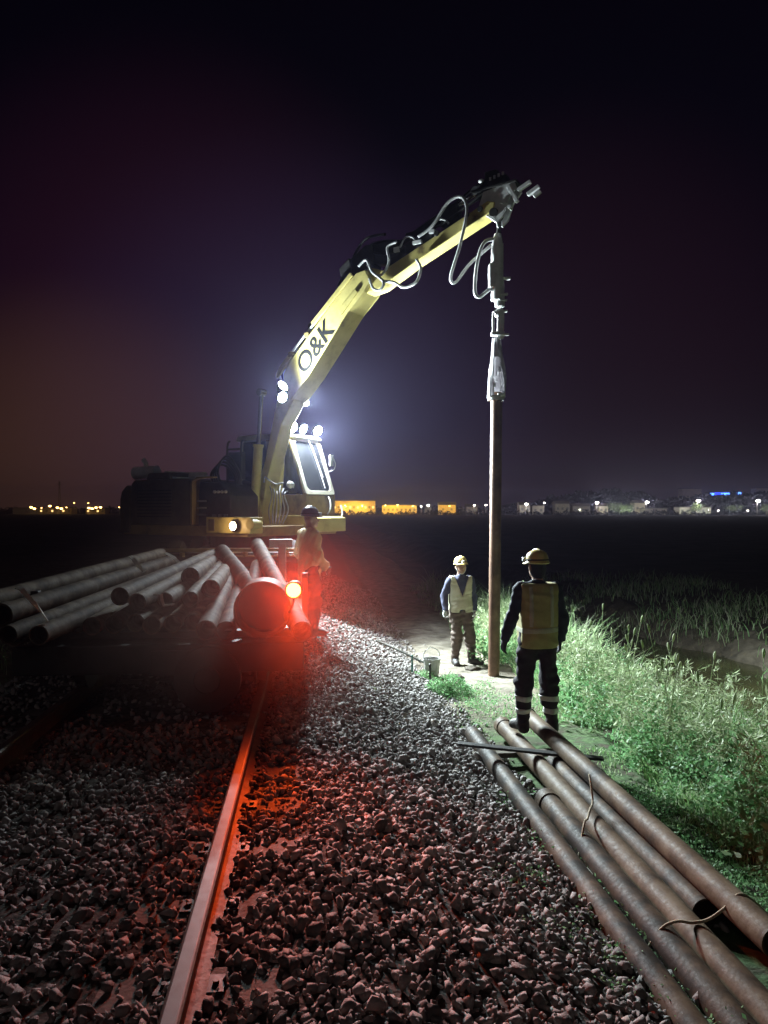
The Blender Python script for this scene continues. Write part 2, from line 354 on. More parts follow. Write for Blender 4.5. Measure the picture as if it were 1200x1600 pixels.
# low rise behind the town on the right
mb=MB(); xs=np.linspace(60,760,40); hs=[]
for i,x in enumerate(xs):
    e=sst(np.array(x),70,150)*1.0; hs.append(float(8.5*e+2.0*math.sin(i*.7)*e+1.2*math.sin(i*1.9)*e))
vs=[];K=len(xs)
for i,x in enumerate(xs): vs+= [(x,540,-1.6),(x,590,-1.2+hs[i]),(x,760,-1.2+hs[i]*1.15),(x,900,-1.6)]
fs=[(i*4+k,(i+1)*4+k,(i+1)*4+k+1,i*4+k+1) for i in range(K-1) for k in range(3)]
mb.add(vs,fs); tag(mb.build('hill',surf('hill_scrub',[(.3,(.012,.014,.010)),(.7,(.03,.034,.022))],.95,0,.05,5,0,world=True),smooth=9),kind='structure')

# ------------------------------------------------------------------ ballast
def stone_shapes(n, pts):
    out=[]
    for k in range(n):
        bm=bmesh.new(); r=random.Random(k*31+pts)
        ax=(1,r.uniform(.62,.9),r.uniform(.5,.75))
        for _ in range(pts):
            v=Vector((r.gauss(0,1),r.gauss(0,1),r.gauss(0,1))).normalized()*r.uniform(.82,1.05)
            bm.verts.new((v.x*ax[0],v.y*ax[1],v.z*ax[2]))
        rr=bmesh.ops.convex_hull(bm,input=bm.verts)
        for v in [v for v in bm.verts if not v.link_faces]: bm.verts.remove(v)
        bmesh.ops.triangulate(bm,faces=bm.faces); bm.verts.index_update()
        out.append((np.array([v.co[:] for v in bm.verts]),np.array([[v.index for v in f.verts] for f in bm.faces]))); bm.free()
    return out
def ballast():
    A=stone_shapes(20,10)+stone_shapes(12,14); zones=[]
    def zone(u0,u1,v0,v1,per,r0,r1,lift):
        n=int((u1-u0)*(v1-v0)*per); u=rng.uniform(u0,u1,n); v=rng.uniform(v0,v1,n); r=rng.uniform(r0,r1,n)*rng.choice([1,1,.8,1.25],n)
        zones.append((u,v,r,terrain(u,v)+r*rng.uniform(lift[0],lift[1],n)))
    zone(-3.9,1.95,1.3,6.6,560,.023,.043,(-.1,.55))
    zone(-.5,1.9,6.6,11,560,.021,.040,(-.1,.55))
    zone(-3.9,-.5,6.6,9.5,110,.028,.044,(.1,.5))
    zone(-.7,1.9,11,24,320,.025,.044,(0,.5))
    zone(-.3,1.9,1.3,9,40,.034,.050,(.3,.9))
    zone(-3.6,1.95,1.3,6.0,240,.010,.019,(.6,2.2))
    zone(-.4,1.9,6.0,10,420,.010,.019,(.6,2.2))
    zone(1.7,3.2,1.5,9,22,.018,.036,(0,.5))
    zone(1.7,3.0,9,14,9,.016,.035,(0,.4))
    u,v,r,z=[np.concatenate([q[i] for q in zones]) for i in range(4)]
    # thin out beyond the toe, keep the rails and the sleeper tops clear
    keep=(u<1.6)|(rng.random(len(u))<np.clip((2.5-u)/1.1,.22,1))
    for ur in (RU,LU): keep&=~(np.abs(u-ur)<.048)
    insl=(np.abs(u-TU)<1.28)&(np.abs(((v+.02+.3)%.6)-.3)<.12)
    keep&=~(insl&(rng.random(len(u))<.42))
    u,v,r,z=u[keep],v[keep],r[keep],z[keep]
    X=u*TC-v*TS; Y=u*TS+v*TC; n=len(u)
    q=rng.normal(size=(n,4)); q/=np.linalg.norm(q,axis=1)[:,None]
    a,b,c,d=q.T
    R=np.stack([1-2*(c*c+d*d),2*(b*c-a*d),2*(b*d+a*c),2*(b*c+a*d),1-2*(b*b+d*d),2*(c*d-a*b),2*(b*d-a*c),2*(c*d+a*b),1-2*(b*b+c*c)],-1).reshape(n,3,3)
    R=R*r[:,None,None]; kind=rng.integers(0,len(A),n); Vs=[];Fs=[];base=0
    for k,(sv,sf) in enumerate(A):
        idx=np.where(kind==k)[0]
        if not len(idx): continue
        vv=np.einsum('nij,mj->nmi',R[idx],sv)+np.stack([X[idx],Y[idx],z[idx]],-1)[:,None,:]
        Vs.append(vv.reshape(-1,3)); off=base+np.arange(len(idx))*len(sv)
        Fs.append((sf[None]+off[:,None,None]).reshape(-1,3)); base+=len(idx)*len(sv)
    V=np.concatenate(Vs);Fc=np.concatenate(Fs)
    return tag(np_mesh('ballast_gravel',V,Fc.ravel(),np.full(len(Fc),3),M['stone']),kind='stuff')
RU=-.47; GA=1.735; LU=RU-GA; TU=RU-GA/2
ballast()

# rails and sleepers
def rail(u,label):
    P=[(-.07,-.172),(.07,-.172),(.07,-.162),(.018,-.148),(.009,-.13),(.009,-.05),(.034,-.036),(.036,-.008),(.026,-.0008),(-.026,-.0008),(-.036,-.008),(-.034,-.036),(-.009,-.05),(-.009,-.13),(-.018,-.148),(-.07,-.162)]
    mb=MB(); n=len(P)
    vs=[T(u+p[0],v,p[1]) for v in (-2,26) for p in P]
    mb.add(vs,[tuple(range(n)),tuple(range(2*n-1,n-1,-1))]+[(i,(i+1)%n,(i+1)%n+n,i+n) for i in range(n)])
    o=mb.build('rail',M['rail'],None,smooth=.6); tag(o,label,'rail','running rails of the track')
    m2=MB(); m2.add([T(u+a,v,z) for v in (-2,26) for a,z in ((-.029,-.001),(-.024,.0012),(.024,.0012),(.029,-.001))],[(0,1,5,4),(1,2,6,5),(2,3,7,6)])
    m2.build('rail_head',M['railtop'],o); return o
rail(RU,'rusty running rail lit red by the lamp, nearer the pipes on the ground'); rail(LU,'running rail in the shadow of the loaded trailer, far side of the track')
sl0=None
for k in range(36):
    v=.58+k*.6
    if sl0 is None:
        mb=MB()
        for s0,s1,h0,h1 in ((-1.3,-.5,0,0),(-.5,.5,-.03,-.03),(.5,1.3,0,0)):
            mb.box(((s0+s1)/2,0,-.275+h0),(abs(s1-s0)-.001,.26,.2))
        sl0=mb.build('sleeper',M['concrete'],None,.012); o=sl0
        clips=[]
        for s in (-GA/2,GA/2):
            for e in (-.1,.1):
                c0=MB(); c0.box((s+e,0,-.172),(.07,.11,.02)); c0.cyl((s+e,0,-.168),(s+e,0,-.15),.013,n=8)
                clips.append(c0.build('rail_clip',M['dark'],o))
    else:
        o=sl0.copy(); COL.objects.link(o)
        for q in clips: cc=q.copy(); COL.objects.link(cc); cc.parent=o
    o.location=T(TU,v,0); o.rotation_euler=(0,0,TH)
    tag(o,'concrete sleeper bedded in ballast under the rails','sleeper','concrete sleepers of the track')

# ------------------------------------------------------------------ plants
def blades(name,pos,ht,lean,width,droop,mat):
    n=len(pos); az=rng.uniform(0,2*PI,n); d=np.stack([np.cos(az),np.sin(az),np.zeros(n)],-1); side=np.stack([-np.sin(az),np.cos(az),np.zeros(n)],-1)
    tw=rng.uniform(0,PI,n); side=side*np.cos(tw)[:,None]*.6+d*np.sin(tw)[:,None]*.4; side/=np.linalg.norm(side,axis=1)[:,None]
    V=np.zeros((n,7,3)); ts=(0,.36,.7,1.0)
    for i,t in enumerate(ts):
        c=pos+d*(ht*lean*t**1.8)[:,None]; c[:,2]+=ht*(t-droop*t**3)
        wd=(width*(1,.85,.55,0)[i])[:,None]*side*.5
        if i<3: V[:,2*i]=c-wd; V[:,2*i+1]=c+wd
        else: V[:,6]=c
    base=(np.arange(n)*7)[:,None]
    l=(np.array([0,1,3,2,2,3,5,4,4,5,6])[None]+base).ravel(); cnt=np.tile([4,4,3],n)
    o=np_mesh(name,V.reshape(-1,3),l,cnt,mat); return o
def leaves(V0,dirs,size,asp):
    n=len(V0); up=rng.normal(size=(n,3)); s=np.cross(dirs,up); s/=np.linalg.norm(s,axis=1)[:,None]+1e-9; nn=np.cross(s,dirs)
    V=np.zeros((n,4,3)); z=size[:,None]; asp=np.asarray(asp)[:,None]
    V[:,0]=V0; V[:,1]=V0+dirs*z*.5+s*z*asp*.5+nn*z*.08; V[:,2]=V0+dirs*z; V[:,3]=V0+dirs*z*.5-s*z*asp*.5+nn*z*.08
    return V
def leaf_mesh(name,Vl,mat,parent=None):
    V=Vl.reshape(-1,3); n=len(Vl); l=np.arange(n*4); o=np_mesh(name,V,l,np.full(n,4),mat)
    if parent: o.parent=parent
    return o
def ground_pts(u,v): 
    return np.stack([u*TC-v*TS,u*TS+v*TC,terrain(u,v)],-1)
def grass():
    P=[];Hh=[];Ln=[];Wd=[];Dr=[]
    def patch(n,u0,u1,v0,v1,h0,h1,edge=0,lean=(.2,.8),wd=(.006,.014),dr=(.1,.45),clump=True):
        if clump:
            m=max(8,n//22); cu=rng.uniform(u0,u1,m); cv=rng.uniform(v0,v1,m); k=rng.integers(0,m,n)
            u=cu[k]+rng.normal(0,.085,n); v=cv[k]+rng.normal(0,.085,n); hs=rng.uniform(.55,1.15,m)[k]
        else:
            u=rng.uniform(u0,u1,n); v=rng.uniform(v0,v1,n); hs=np.ones(n)
        e=u0+edge*(.5+.5*np.sin(v*1.9)*np.cos(v*.7+1)); k=(u>e)&(u<6.2)&~((u<3.15)&(v>9.6)&(v<11.5)&(u>2.6))&((np.sin(u*4.3+v*1.4)+np.sin(v*3.1-u*2.2)+np.sin(v*1.15+2)*.6>-.95)|(v>13))
        u,v,hs=u[k],v[k],hs[k]; n=len(u)
        P.append(ground_pts(u,v)); f=np.clip((u-e[k])/.9,.25,1)
        Hh.append(rng.uniform(h0,h1,n)*hs*f); Ln.append(rng.uniform(*lean,n)); Wd.append(rng.uniform(*wd,n)); Dr.append(rng.uniform(*dr,n))
    patch(26000,2.8,4.2,2.0,7.0,.35,.85,.5)
    patch(30000,2.85,4.2,6.5,12.0,.35,.9,.3)
    patch(15000,3.0,4.4,11,16,.65,1.25,.15)
    patch(3500,3.0,4.3,15,24,.5,1.0,.2)
    patch(3200,2.45,3.1,2.0,9.5,.06,.2,0,clump=True)
    patch(1700,1.75,2.9,7.7,10.6,.05,.17,0)
    patch(500,1.4,1.75,5.0,10,.05,.16,0)
    patch(260,.7,.95,8.2,9.0,.05,.14,0)
    o=blades('grass',np.concatenate(P),np.concatenate(Hh),np.concatenate(Ln),np.concatenate(Wd),np.concatenate(Dr),M['grass'])
    tag(o,kind='stuff')
    # far bank of the ditch and the marsh behind it
    n=9000; u=rng.uniform(7.9,15,n); v=rng.uniform(6,30,n); k=(np.sin(u*2.1+v*.8)+np.sin(v*1.1-u*.6)+rng.normal(0,.6,n))>-.1; u,v=u[k],v[k]; n=len(u)
    o=blades('marsh_grass',ground_pts(u,v),rng.uniform(.15,.6,n),rng.uniform(.2,.9,n),rng.uniform(.012,.025,n),rng.uniform(.1,.5,n),M['grass']); tag(o,kind='stuff')
    n=2600; u=rng.uniform(-9,-4.0,n); v=rng.uniform(4,26,n)
    o=blades('verge_grass',ground_pts(u,v),rng.uniform(.08,.35,n),rng.uniform(.2,.9,n),rng.uniform(.008,.02,n),rng.uniform(.1,.5,n),M['grass']); tag(o,kind='stuff')
grass()
def weeds():
    # leafy ground cover: sprigs carrying small leaves
    C=[]
    def sprigs(n,u0,u1,v0,v1,h0,h1,per,ls):
        m=max(4,n//5); cu=rng.uniform(u0,u1,m); cv=rng.uniform(v0,v1,m); k=rng.integers(0,m,n)
        u=cu[k]+rng.normal(0,.07,n); v=cv[k]+rng.normal(0,.07,n); p=ground_pts(u,v); h=rng.uniform(h0,h1,n)
        for i in range(per):
            t=rng.uniform(.15,1,n); q=p.copy(); q[:,2]+=h*t; q[:,:2]+=rng.normal(0,.02,(n,2))+rng.normal(0,.05,(n,2))*t[:,None]
            d=rng.normal(size=(n,3)); d[:,2]=np.abs(d[:,2])*.6+.1; d/=np.linalg.norm(d,axis=1)[:,None]
            C.append(leaves(q,d,rng.uniform(*ls,n),rng.uniform(.35,.65,n)))
    sprigs(1300,2.9,4.3,3,8,.2,.6,9,(.02,.05))
    sprigs(900,3.0,4.4,8,14,.25,.75,9,(.025,.055))
    sprigs(420,1.62,1.8,2.0,6.0,.02,.09,8,(.012,.03))
    sprigs(700,2.55,3.0,1.8,6.0,.03,.14,8,(.015,.035))
    sprigs(260,1.9,2.8,8.2,10.5,.03,.12,8,(.015,.035))
    sprigs(60,1.2,1.5,2.0,4.5,.02,.07,7,(.012,.025))
    tag(leaf_mesh('leafy_weeds',np.concatenate(C),M['weed']),kind='stuff')
weeds()
def bush(name,label,cat,c,rx,rz,n,ls,mat,stalks=10,group=None):
    o=empty(name,c,0,label,cat,group)
    a=rng.uniform(0,2*PI,n); rr=np.sqrt(rng.random(n)); ph=rng.uniform(0,1,n)
    lump=.75+.3*np.sin(a*3+1)*np.cos(ph*5)
    p=np.stack([rx*rr*np.cos(a)*lump,rx*rr*np.sin(a)*lump,rz*(1-rr**2*.75)*ph**.6*lump],-1)
    d=rng.normal(size=(n,3)); d[:,2]=np.abs(d[:,2])*.7; d/=np.linalg.norm(d,axis=1)[:,None]
    leaf_mesh('foliage',leaves(p,d,rng.uniform(*ls,n),rng.uniform(.35,.6,n)),mat,o)
    mb=MB()
    for k in range(stalks):
        b=rng.uniform(0,2*PI); e=Vector((rx*.6*math.cos(b),rx*.6*math.sin(b),rz*.75))
        mb.tube([(0,0,-.02),e*.5+Vector((0,0,.05)),e],.004,5,3)
    mb.build('stems',M['twig'],o); return o
p=W(703,1085,10.15); bush('weed_bush','bright green leafy weed growing on the ballast edge before the standing pipe','bush',(p.x,p.y,th(p.x,p.y)),.40,.34,2600,(.02,.05),M['weed'])
p=W(672,1012,11.4); bush('weed_bush','small pale green weed at the foot of the white bucket','bush',(p.x-.1,p.y-.25,th(p.x-.1,p.y-.25)),.24,.14,700,(.02,.04),M['weed'],6)
def feathery():
    C=[];n=190
    v=rng.uniform(2.2,14.5,n); u=rng.uniform(3.0,4.25,n); u=np.where((v>9.4)&(v<11.6),np.maximum(u,3.3),u)
    for i in range(n):
        p=Vector(ground_pts(u[i:i+1],v[i:i+1])[0]); H=rng.uniform(.45,1.0); m=rng.integers(4,9)
        for k in range(m):
            a=rng.uniform(0,2*PI); b=Vector((math.cos(a),math.sin(a),0)); r=rng.uniform(.05,.30)*H; top=p+b*r*.5+Vector((0,0,H*rng.uniform(.75,1.05))); tip=top+b*r+Vector((0,0,-r*rng.uniform(.0,1.2)))
            q=30; t=rng.random(q)**.8; P=np.array([(p*(1-s)**2+top*2*s*(1-s)+tip*s*s)[:] for s in t])+rng.normal(0,.012,(q,3))
            d=rng.normal(0,.55,(q,3)); d+=np.array(b)*.5; d[:,2]+=.25; d/=np.linalg.norm(d,axis=1)[:,None]
            C.append(leaves(P,d,rng.uniform(.03,.10,q),rng.uniform(.10,.22,q)))
    tag(leaf_mesh('feathery_weeds',np.concatenate(C),M['dry']),kind='stuff')
    C=[];n=90; v=rng.uniform(2.2,12.5,n); u=2.85+rng.random(n)**1.2*1.3; u=np.where((v>9.2)&(v<11.8),np.maximum(u,3.45),u)
    for i in range(n):
        p=ground_pts(u[i:i+1],v[i:i+1])[0]; R0=rng.uniform(.14,.34); q=130
        a=rng.uniform(0,2*PI,q); rr=np.sqrt(rng.random(q)); P=p+np.stack([R0*rr*np.cos(a),R0*rr*np.sin(a),R0*2.0*(1-rr**2*.7)*rng.random(q)**.6],-1)
        d=rng.normal(size=(q,3)); d[:,2]=np.abs(d[:,2])*.7; d/=np.linalg.norm(d,axis=1)[:,None]
        C.append(leaves(P,d,rng.uniform(.04,.10,q),rng.uniform(.3,.55,q)))
    tag(leaf_mesh('broad_weeds',np.concatenate(C),M['weed']),kind='stuff')
feathery()
def stalks():
    mb=MB(); r=random.Random(5)
    for k in range(70):
        v=r.uniform(2.4,13); u=r.uniform(3.1,4.2); p=Vector((*T(u,v).xy,float(terrain(u,v)))); H=r.uniform(.7,1.25); a=r.uniform(0,2*PI); e=p+Vector((math.cos(a)*.18*H,math.sin(a)*.18*H,H)); m=p.lerp(e,.55)+Vector((0,0,.05))
        mb.tube([p,m,e],lambda t:.0055-.003*t,5,3); mb.tube([e,e+(e-m).normalized()*.05,e+(e-m).normalized()*.11+Vector((0,0,-.02))],lambda t:.004+.010*math.sin(PI*min(1,max(.03,t))),5,3)
    tag(mb.build('seed_stalks',M['dry'],None,smooth=9),kind='stuff')
stalks()
# drooping tufts on the crest of the bank
def tuft(px,py,d,h,label):
    p=W(px,py,d); z0=th(p.x,p.y); H=p.z-z0
    o=empty('drooping_tuft',(p.x,p.y,z0),rng.uniform(0,6),label,'grass tuft','drooping tufts along the ditch bank')
    C=[]; mb=MB()
    for k in range(16):
        a=rng.uniform(0,2*PI); l=rng.uniform(.10,.34)*h; top=Vector((.05*math.cos(a)*3*rng.random(),.05*math.sin(a)*3*rng.random(),H*rng.uniform(.8,1.0)))
        tip=top+Vector((math.cos(a)*l,math.sin(a)*l,-l*rng.uniform(.7,1.6))); mid=top.lerp(tip,.45)+Vector((0,0,.3*l))
        mb.tube([(0,0,0),top*.6,top,mid,tip],lambda t:.006*(1-t)+.002,5,4)
        n=26; t=rng.random(n); q=np.array([(top*(1-s)**2+mid*2*s*(1-s)+tip*s*s)[:] for s in t])+rng.normal(0,.012,(n,3))
        dd=rng.normal(0,.5,(n,3)); dd[:,2]-=1.0; dd/=np.linalg.norm(dd,axis=1)[:,None]
        C.append(leaves(q,dd,rng.uniform(.04,.11,n),rng.uniform(.15,.3,n)))
    leaf_mesh('foliage',np.concatenate(C),M['dry'],o); mb.build('stems',M['dry'],o)
for px,py,d,h,lb in ((938,1012,10.5,.7,'smallest drooping tuft, next behind the worker on the pipes'),(968,1016,10.1,1.0,'drooping tuft with a round head, second from the worker on the pipes'),
    (1003,1034,9.5,1.2,'widest drooping tuft on the bank beside the bare twigs'),(1095,1078,8.0,1.0,'pointed drooping tuft standing out against the ditch water'),
    (1150,1108,7.2,1.2,'spreading drooping tuft at the edge of the ditch water, near the picture edge'),(1050,1102,8.2,.7,'low drooping tuft before the bare twigs')): tuft(px,py,d,h,lb)
def twigs(px,py,d,h,label,seed):
    r=random.Random(seed); p=W(px,py,d); z0=th(p.x,p.y); o=empty('dry_twigs',(p.x,p.y,z0),0,label,'dead plant'); H=p.z-z0+h
    mb=MB()
    for k in range(7):
        a=r.uniform(-.1,1.0); b=Vector((math.sin(a)*.55*H*r.uniform(.3,1),r.uniform(-.15,.15),H*r.uniform(.6,1)))
        m=b*.5+Vector((r.uniform(-.05,.05),0,0)); mb.tube([(r.uniform(-.05,.05),0,0),m,b],lambda t:.008*(1-t)+.0025,5,4)
        for j in range(3):
            s=b.lerp(m,r.uniform(0,.7)); mb.tube([s,s+Vector((r.uniform(-.08,.12),r.uniform(-.06,.06),r.uniform(.04,.14)))],.003,4,2)
    mb.build('stems',M['twig'],o)
twigs(1025,1095,8.6,.15,'bare dry twigs leaning out over the ditch',3)
twigs(890,1000,10.6,.02,'short dead stalks beside the elbow of the worker on the pipes',8)

# ------------------------------------------------------------------ pipes on the ground
def pipe_obj(p0,p1,ro,mat,label,group,collar=None,wall=.010,closed=False):
    p0,p1=Vector(p0),Vector(p1); mid=(p0+p1)/2; o=None; mb=MB()
    mb.hollow(p0-mid,p1-mid,ro,ro-wall,28,6)
    o=mb.build('steel_pipe',mat,None,smooth=.7); o.location=mid; tag(o,label,'pipe',group)
    d=(p1-p0).normalized()
    for q in (collar or []):
        a=p0-mid if q==0 else p1-mid; s=d if q==0 else -d
        MB().hollow(a-s*.004,a+s*.11,ro+.009,ro-.002,28).build('collar',mat,o,smooth=.7)
    return o
GP='steel pipes lying on the ground beside the track'
for u,v0,v1,z,ro,cl,lb in (
  (1.66,1.2,7.55,-.565,.080,[], 'rusty pipe nearest the track, lying apart from the others'),
  (1.86,1.5,5.75,-.557,.084,[1], 'shorter rusty pipe with a collared end, second from the track, stopping before the flat bar'),
  (2.03,1.6,7.75,-.547,.083,[1], 'long brown pipe with a collared far end, under the left boot of the banded worker'),
  (2.19,3.95,6.55,-.545,.078,[], 'short grey pipe in the middle of the row, behind the flat bar'),
  (2.25,3.4,7.65,-.400,.078,[1], 'pipe stacked on top of the row with an open end facing the camera'),
  (2.42,1.9,7.3,-.547,.083,[0], 'rusty pipe farthest from the track, beside the grass bank')):
    pipe_obj(T(u,v0,z),T(u,v1,z-.04),ro,M['pipe_rust'],lb,GP,cl)
for v in (3.2,5.4,7.0):  # packing timbers under the row
    o=MB().box((0,0,0),(1.05,.09,.05)).build('packing_timber',M['bark'],None,.006); o.location=T(2.07,v,-.645); o.rotation_euler=(0,0,TH)
    tag(o,{3.2:'packing timber under the near half of the pipe row',5.4:'packing timber under the middle of the pipe row',7.0:'packing timber under the far end of the pipe row'}[v],'timber','timbers under the pipe row')
a=W(728,1168,6.75); b=W(902,1184,6.62)
o=MB().beam((-.56,0,.008),(.72,0,-.010),.085,.022).build('flat_bar',M['dark'],None,.003); o.location=(a+b)/2+Vector((0,0,.02)); o.rotation_euler=(0,math.atan2((a-b).z,(b-a).x),math.atan2((b-a).y,(b-a).x)); tag(o,'dark flat steel bar laid across the pipes on the ground','bar')
def rope(pts,label,r=.008,tail=None):
    o=MB().tube(pts,r,7,6).build('tie_rope',M['rope'],None,smooth=9); tag(o,label,'rope','ropes tied round the pipes on the ground')
def over(u0,u1,v,zs,dv=0):
    n=len(zs); return [T(u0+(u1-u0)*i/(n-1),v+dv*i/(n-1),z) for i,z in enumerate(zs)]
rope(over(1.77,2.06,4.78,[-.60,-.52,-.455,-.475,-.452,-.44],.5)+[T(2.08,5.36,-.36),T(2.1,5.45,-.30)],'knotted tie rope round two pipes in the middle of the ground row')
rope(over(1.75,2.5,3.75,[-.62,-.50,-.462,-.47,-.455,-.40,-.325,-.37,-.45,-.50],-.05)+[T(2.56,3.62,-.53),T(2.6,3.5,-.56)],'long tie rope laid over the near end of the ground row')
o=MB().box((0,0,0),(.12,.10,.035)).build('wood_block',M['strap'],None,.005); p=T(1.77,4.6,th(*T(1.77,4.6).xy)+.03); o.location=p; tag(o,'small pale wood block between two pipes on the ground','block')

# ------------------------------------------------------------------ trailer on the rails with its load
tr=empty('rail_trailer',T(TU,8.9,0),TH,'low dark rail trailer carrying a load of steel pipes','trailer')
v0,v1=-1.95,1.9
mb=MB(); mb.box((0,0,.44),(2.5,v1-v0,.06)); mb.build('deck',M['dark'],tr,.006)
mb=MB()
for s in (-1.18,-.45,.45,1.18): mb.box((s,0,.33),(.10,v1-v0-.1,.158))
for q in (v0+.06,-.6,.6,v1-.06): mb.box((0,q,.325),(2.24,.09,.14))
mb.build('underframe',M['dark'],tr,.005)
mb=MB(); mb.box((0,v0-.05,.36),(2.56,.1,.26)); mb.box((.1,v0-.13,.33),(.36,.06,.22)); mb.build('end_beam',M['dark'],tr,.012)
for s in (-1,1):
    for q in (-1.35,1.35):
        mb=MB(); x=s*GA/2
        mb.lathe([(.001,-.07),(.10,-.07),(.12,-.05),(.24,-.05),(.25,-.045),(.248,.05),(.285,.055),(.285,.08),(.10,.085),(.001,.085)],Matrix.Translation((x,q,.25))@Matrix.Rotation(-s*PI/2,4,'Y'),32)
        mb.build('wheel',M['dark'],tr,smooth=.6)
        MB().box((s*(GA/2+.14),q,.27),(.12,.22,.2)).build('axle_box',M['dark'],tr,.01)
for q in (-1.35,1.35): MB().cyl((-.95,q,.25),(.95,q,.25),.055).build('axle',M['dark'],tr,smooth=.6)
for q,h in ((-1.5,.06),(0,.12),(1.65,.2)): MB().box((0,q,.47+h/2),(2.4,.14,h)).build('bolster',M['dark'],tr,.006)
MB().cyl((.42,v0-.17,.18),(.42,v0-.10,.18),.30,n=36).cyl((.42,v0-.20,.18),(.42,v0-.17,.18),.12,n=24).build('buffer_plate',M['dark'],tr,.01,smooth=.6)
def post(px,py,d,zt,tee,label=None):
    p=W(px,py,d); q=tr.matrix_basis.inverted() @ Vector((p.x,p.y,0))
    mb=MB(); mb.box((q.x,q.y,(.3+zt)/2),(.11,.09,zt-.3)); 
    if tee: mb.box((q.x-.02,q.y,zt),(.33,.08,.12))
    mb.build('stanchion',M['pale'],tr,.008)
post(441,900,10.75,1.22,True)
for s,q in ((-1.27,-1.5),(-1.27,1.65),(1.27,.3)):
    MB().box((s,q,.62),(.07,.09,.62)).build('stanchion',M['dark'],tr,.006)
LG='steel pipes loaded on the rail trailer'
def load(n,f,dn,df,ro,label,mat='pipe_grey',cl=None): return pipe_obj(W(*n,dn),W(*f,df),ro,M[mat],label,LG,cl)
load((-60,952),(251,866),6.3,10.9,.088,'uppermost pipe along the outer side of the trailer load',cl=[0])
load((2,961),(268,877),6.35,10.8,.092,'second pipe from the outer side, with an open end by the strap',cl=[0])
load((12,992),(283,887),6.3,10.7,.082,'lower pipe wedged under the strapped outer pipes')
load((60,993),(292,894),6.35,10.6,.086,'lowest outer pipe with an open end over the trailer edge')
load((22,996),(270,898),6.5,10.6,.084,'bottom layer pipe peeping out under the strapped pipes')
load((187,932),(331,868),7.2,10.6,.090,'pipe with pierced far end lying inside the strapped pipes')
load((214,941),(327,882),7.2,10.2,.086,'pipe with open end beside the pierced one')
load((297,901),(331,878),8.2,10.4,.10,'short wide pipe with a ragged open end on top of the stack',cl=[])
load((258,938),(332,893),7.3,9.9,.078,'thin pipe low in the stack below the wide short one')
load((297,937),(345,884),7.4,10.2,.082,'pipe with a flanged far end in the middle of the stack',cl=[1])
load((329,920),(352,892),7.7,9.8,.095,'open pipe end under the flanged pipe')
load((322,985),(357,906),6.9,9.4,.096,'wide pale pipe pointing at the camera left of the big casing')
load((353,986),(374,920),6.9,9.2,.092,'pipe tucked between the wide pale pipe and the big casing')
load((430,965),(347,862),7.6,10.7,.105,'smooth pale pipe crossing the load, its foot behind the big casing')
load((472,987),(402,852),6.85,10.5,.098,'long leaning pipe ending open under the red lamp')
load((385,960),(402,884),7.8,9.6,.085,'short pipe standing up between the two crossing pipes')
load((414,965),(432,905),7.9,9.8,.085,'pipe stub leaning behind the red lamp by the pale post')
big=W(410,953,6.95); bd=(T(0,1)-T(0,0))
o=MB().hollow((0,0,0),bd*.42,.268,.255,48,3).build('casing_pipe',M['pipe_rust'],None,smooth=.7); o.location=big; MB().cyl(bd*.36,bd*.39,.253,n=48).build('dark_bore_disc',M['dark'],o); tag(o,'very wide dark casing pipe facing the camera beside the red lamp','pipe')  # dark disc added to paint the unlit bore and close the view through
# lower, hidden layer that carries the upper pipes
k=0
for u in (-2.38,-2.2,-2.02,-1.84,-1.66,-1.48,-1.3,-1.12):
    k+=1; o=pipe_obj(T(u,7.15+.08*(k%3),.62),T(u,10.7,.70),.086,M['pipe_grey'],'bottom layer pipe on the trailer deck, in the dark under the load',LG)
def strap(pts,label,wd=.05):
    P=[Vector(p) for p in pts]; mb=MB(); vs=[]
    for i,p in enumerate(P):
        d=(P[min(i+1,len(P)-1)]-P[max(i-1,0)]).normalized(); s=d.cross(Vector((0,-.35,.94))).normalized()
        n=s.cross(d)*.004
        vs+= [p-s*wd/2+n,p+s*wd/2+n,p+s*wd/2-n,p-s*wd/2-n]
    K=len(P); fs=[(i*4+j,i*4+(j+1)%4,(i+1)*4+(j+1)%4,(i+1)*4+j) for i in range(K-1) for j in range(4)]+[(0,1,2,3),(4*K-1,4*K-2,4*K-3,4*K-4)]
    mb.add(vs,fs); tag(mb.build('lashing_strap',M['strap'],None),label,'strap','straps round the trailer load')
strap([W(26,918,6.50),W(34,921,6.42),W(42,931,6.38),W(55,945,6.36),W(66,958,6.4),W(75,971,6.45)],'pale strap hanging over the near end of the outer pipes',.04)
strap([W(203,869,9.3),W(208,873,9.2),W(214,881,9.15),W(220,888,9.1),W(226,893,9.1)],'pale strap round the two upper outer pipes',.05)
strap([W(258,864,10.5),W(266,868,10.4),W(273,873,10.3),W(279,879,10.25)],'pale strap at the far end of the outer pipes',.05)
strap([W(240,929,7.1),W(252,929,7.08),W(253,938,7.06),W(256,946,7.05),W(272,944,7.04)],'pale strap end dangling low at the rear of the load',.03)

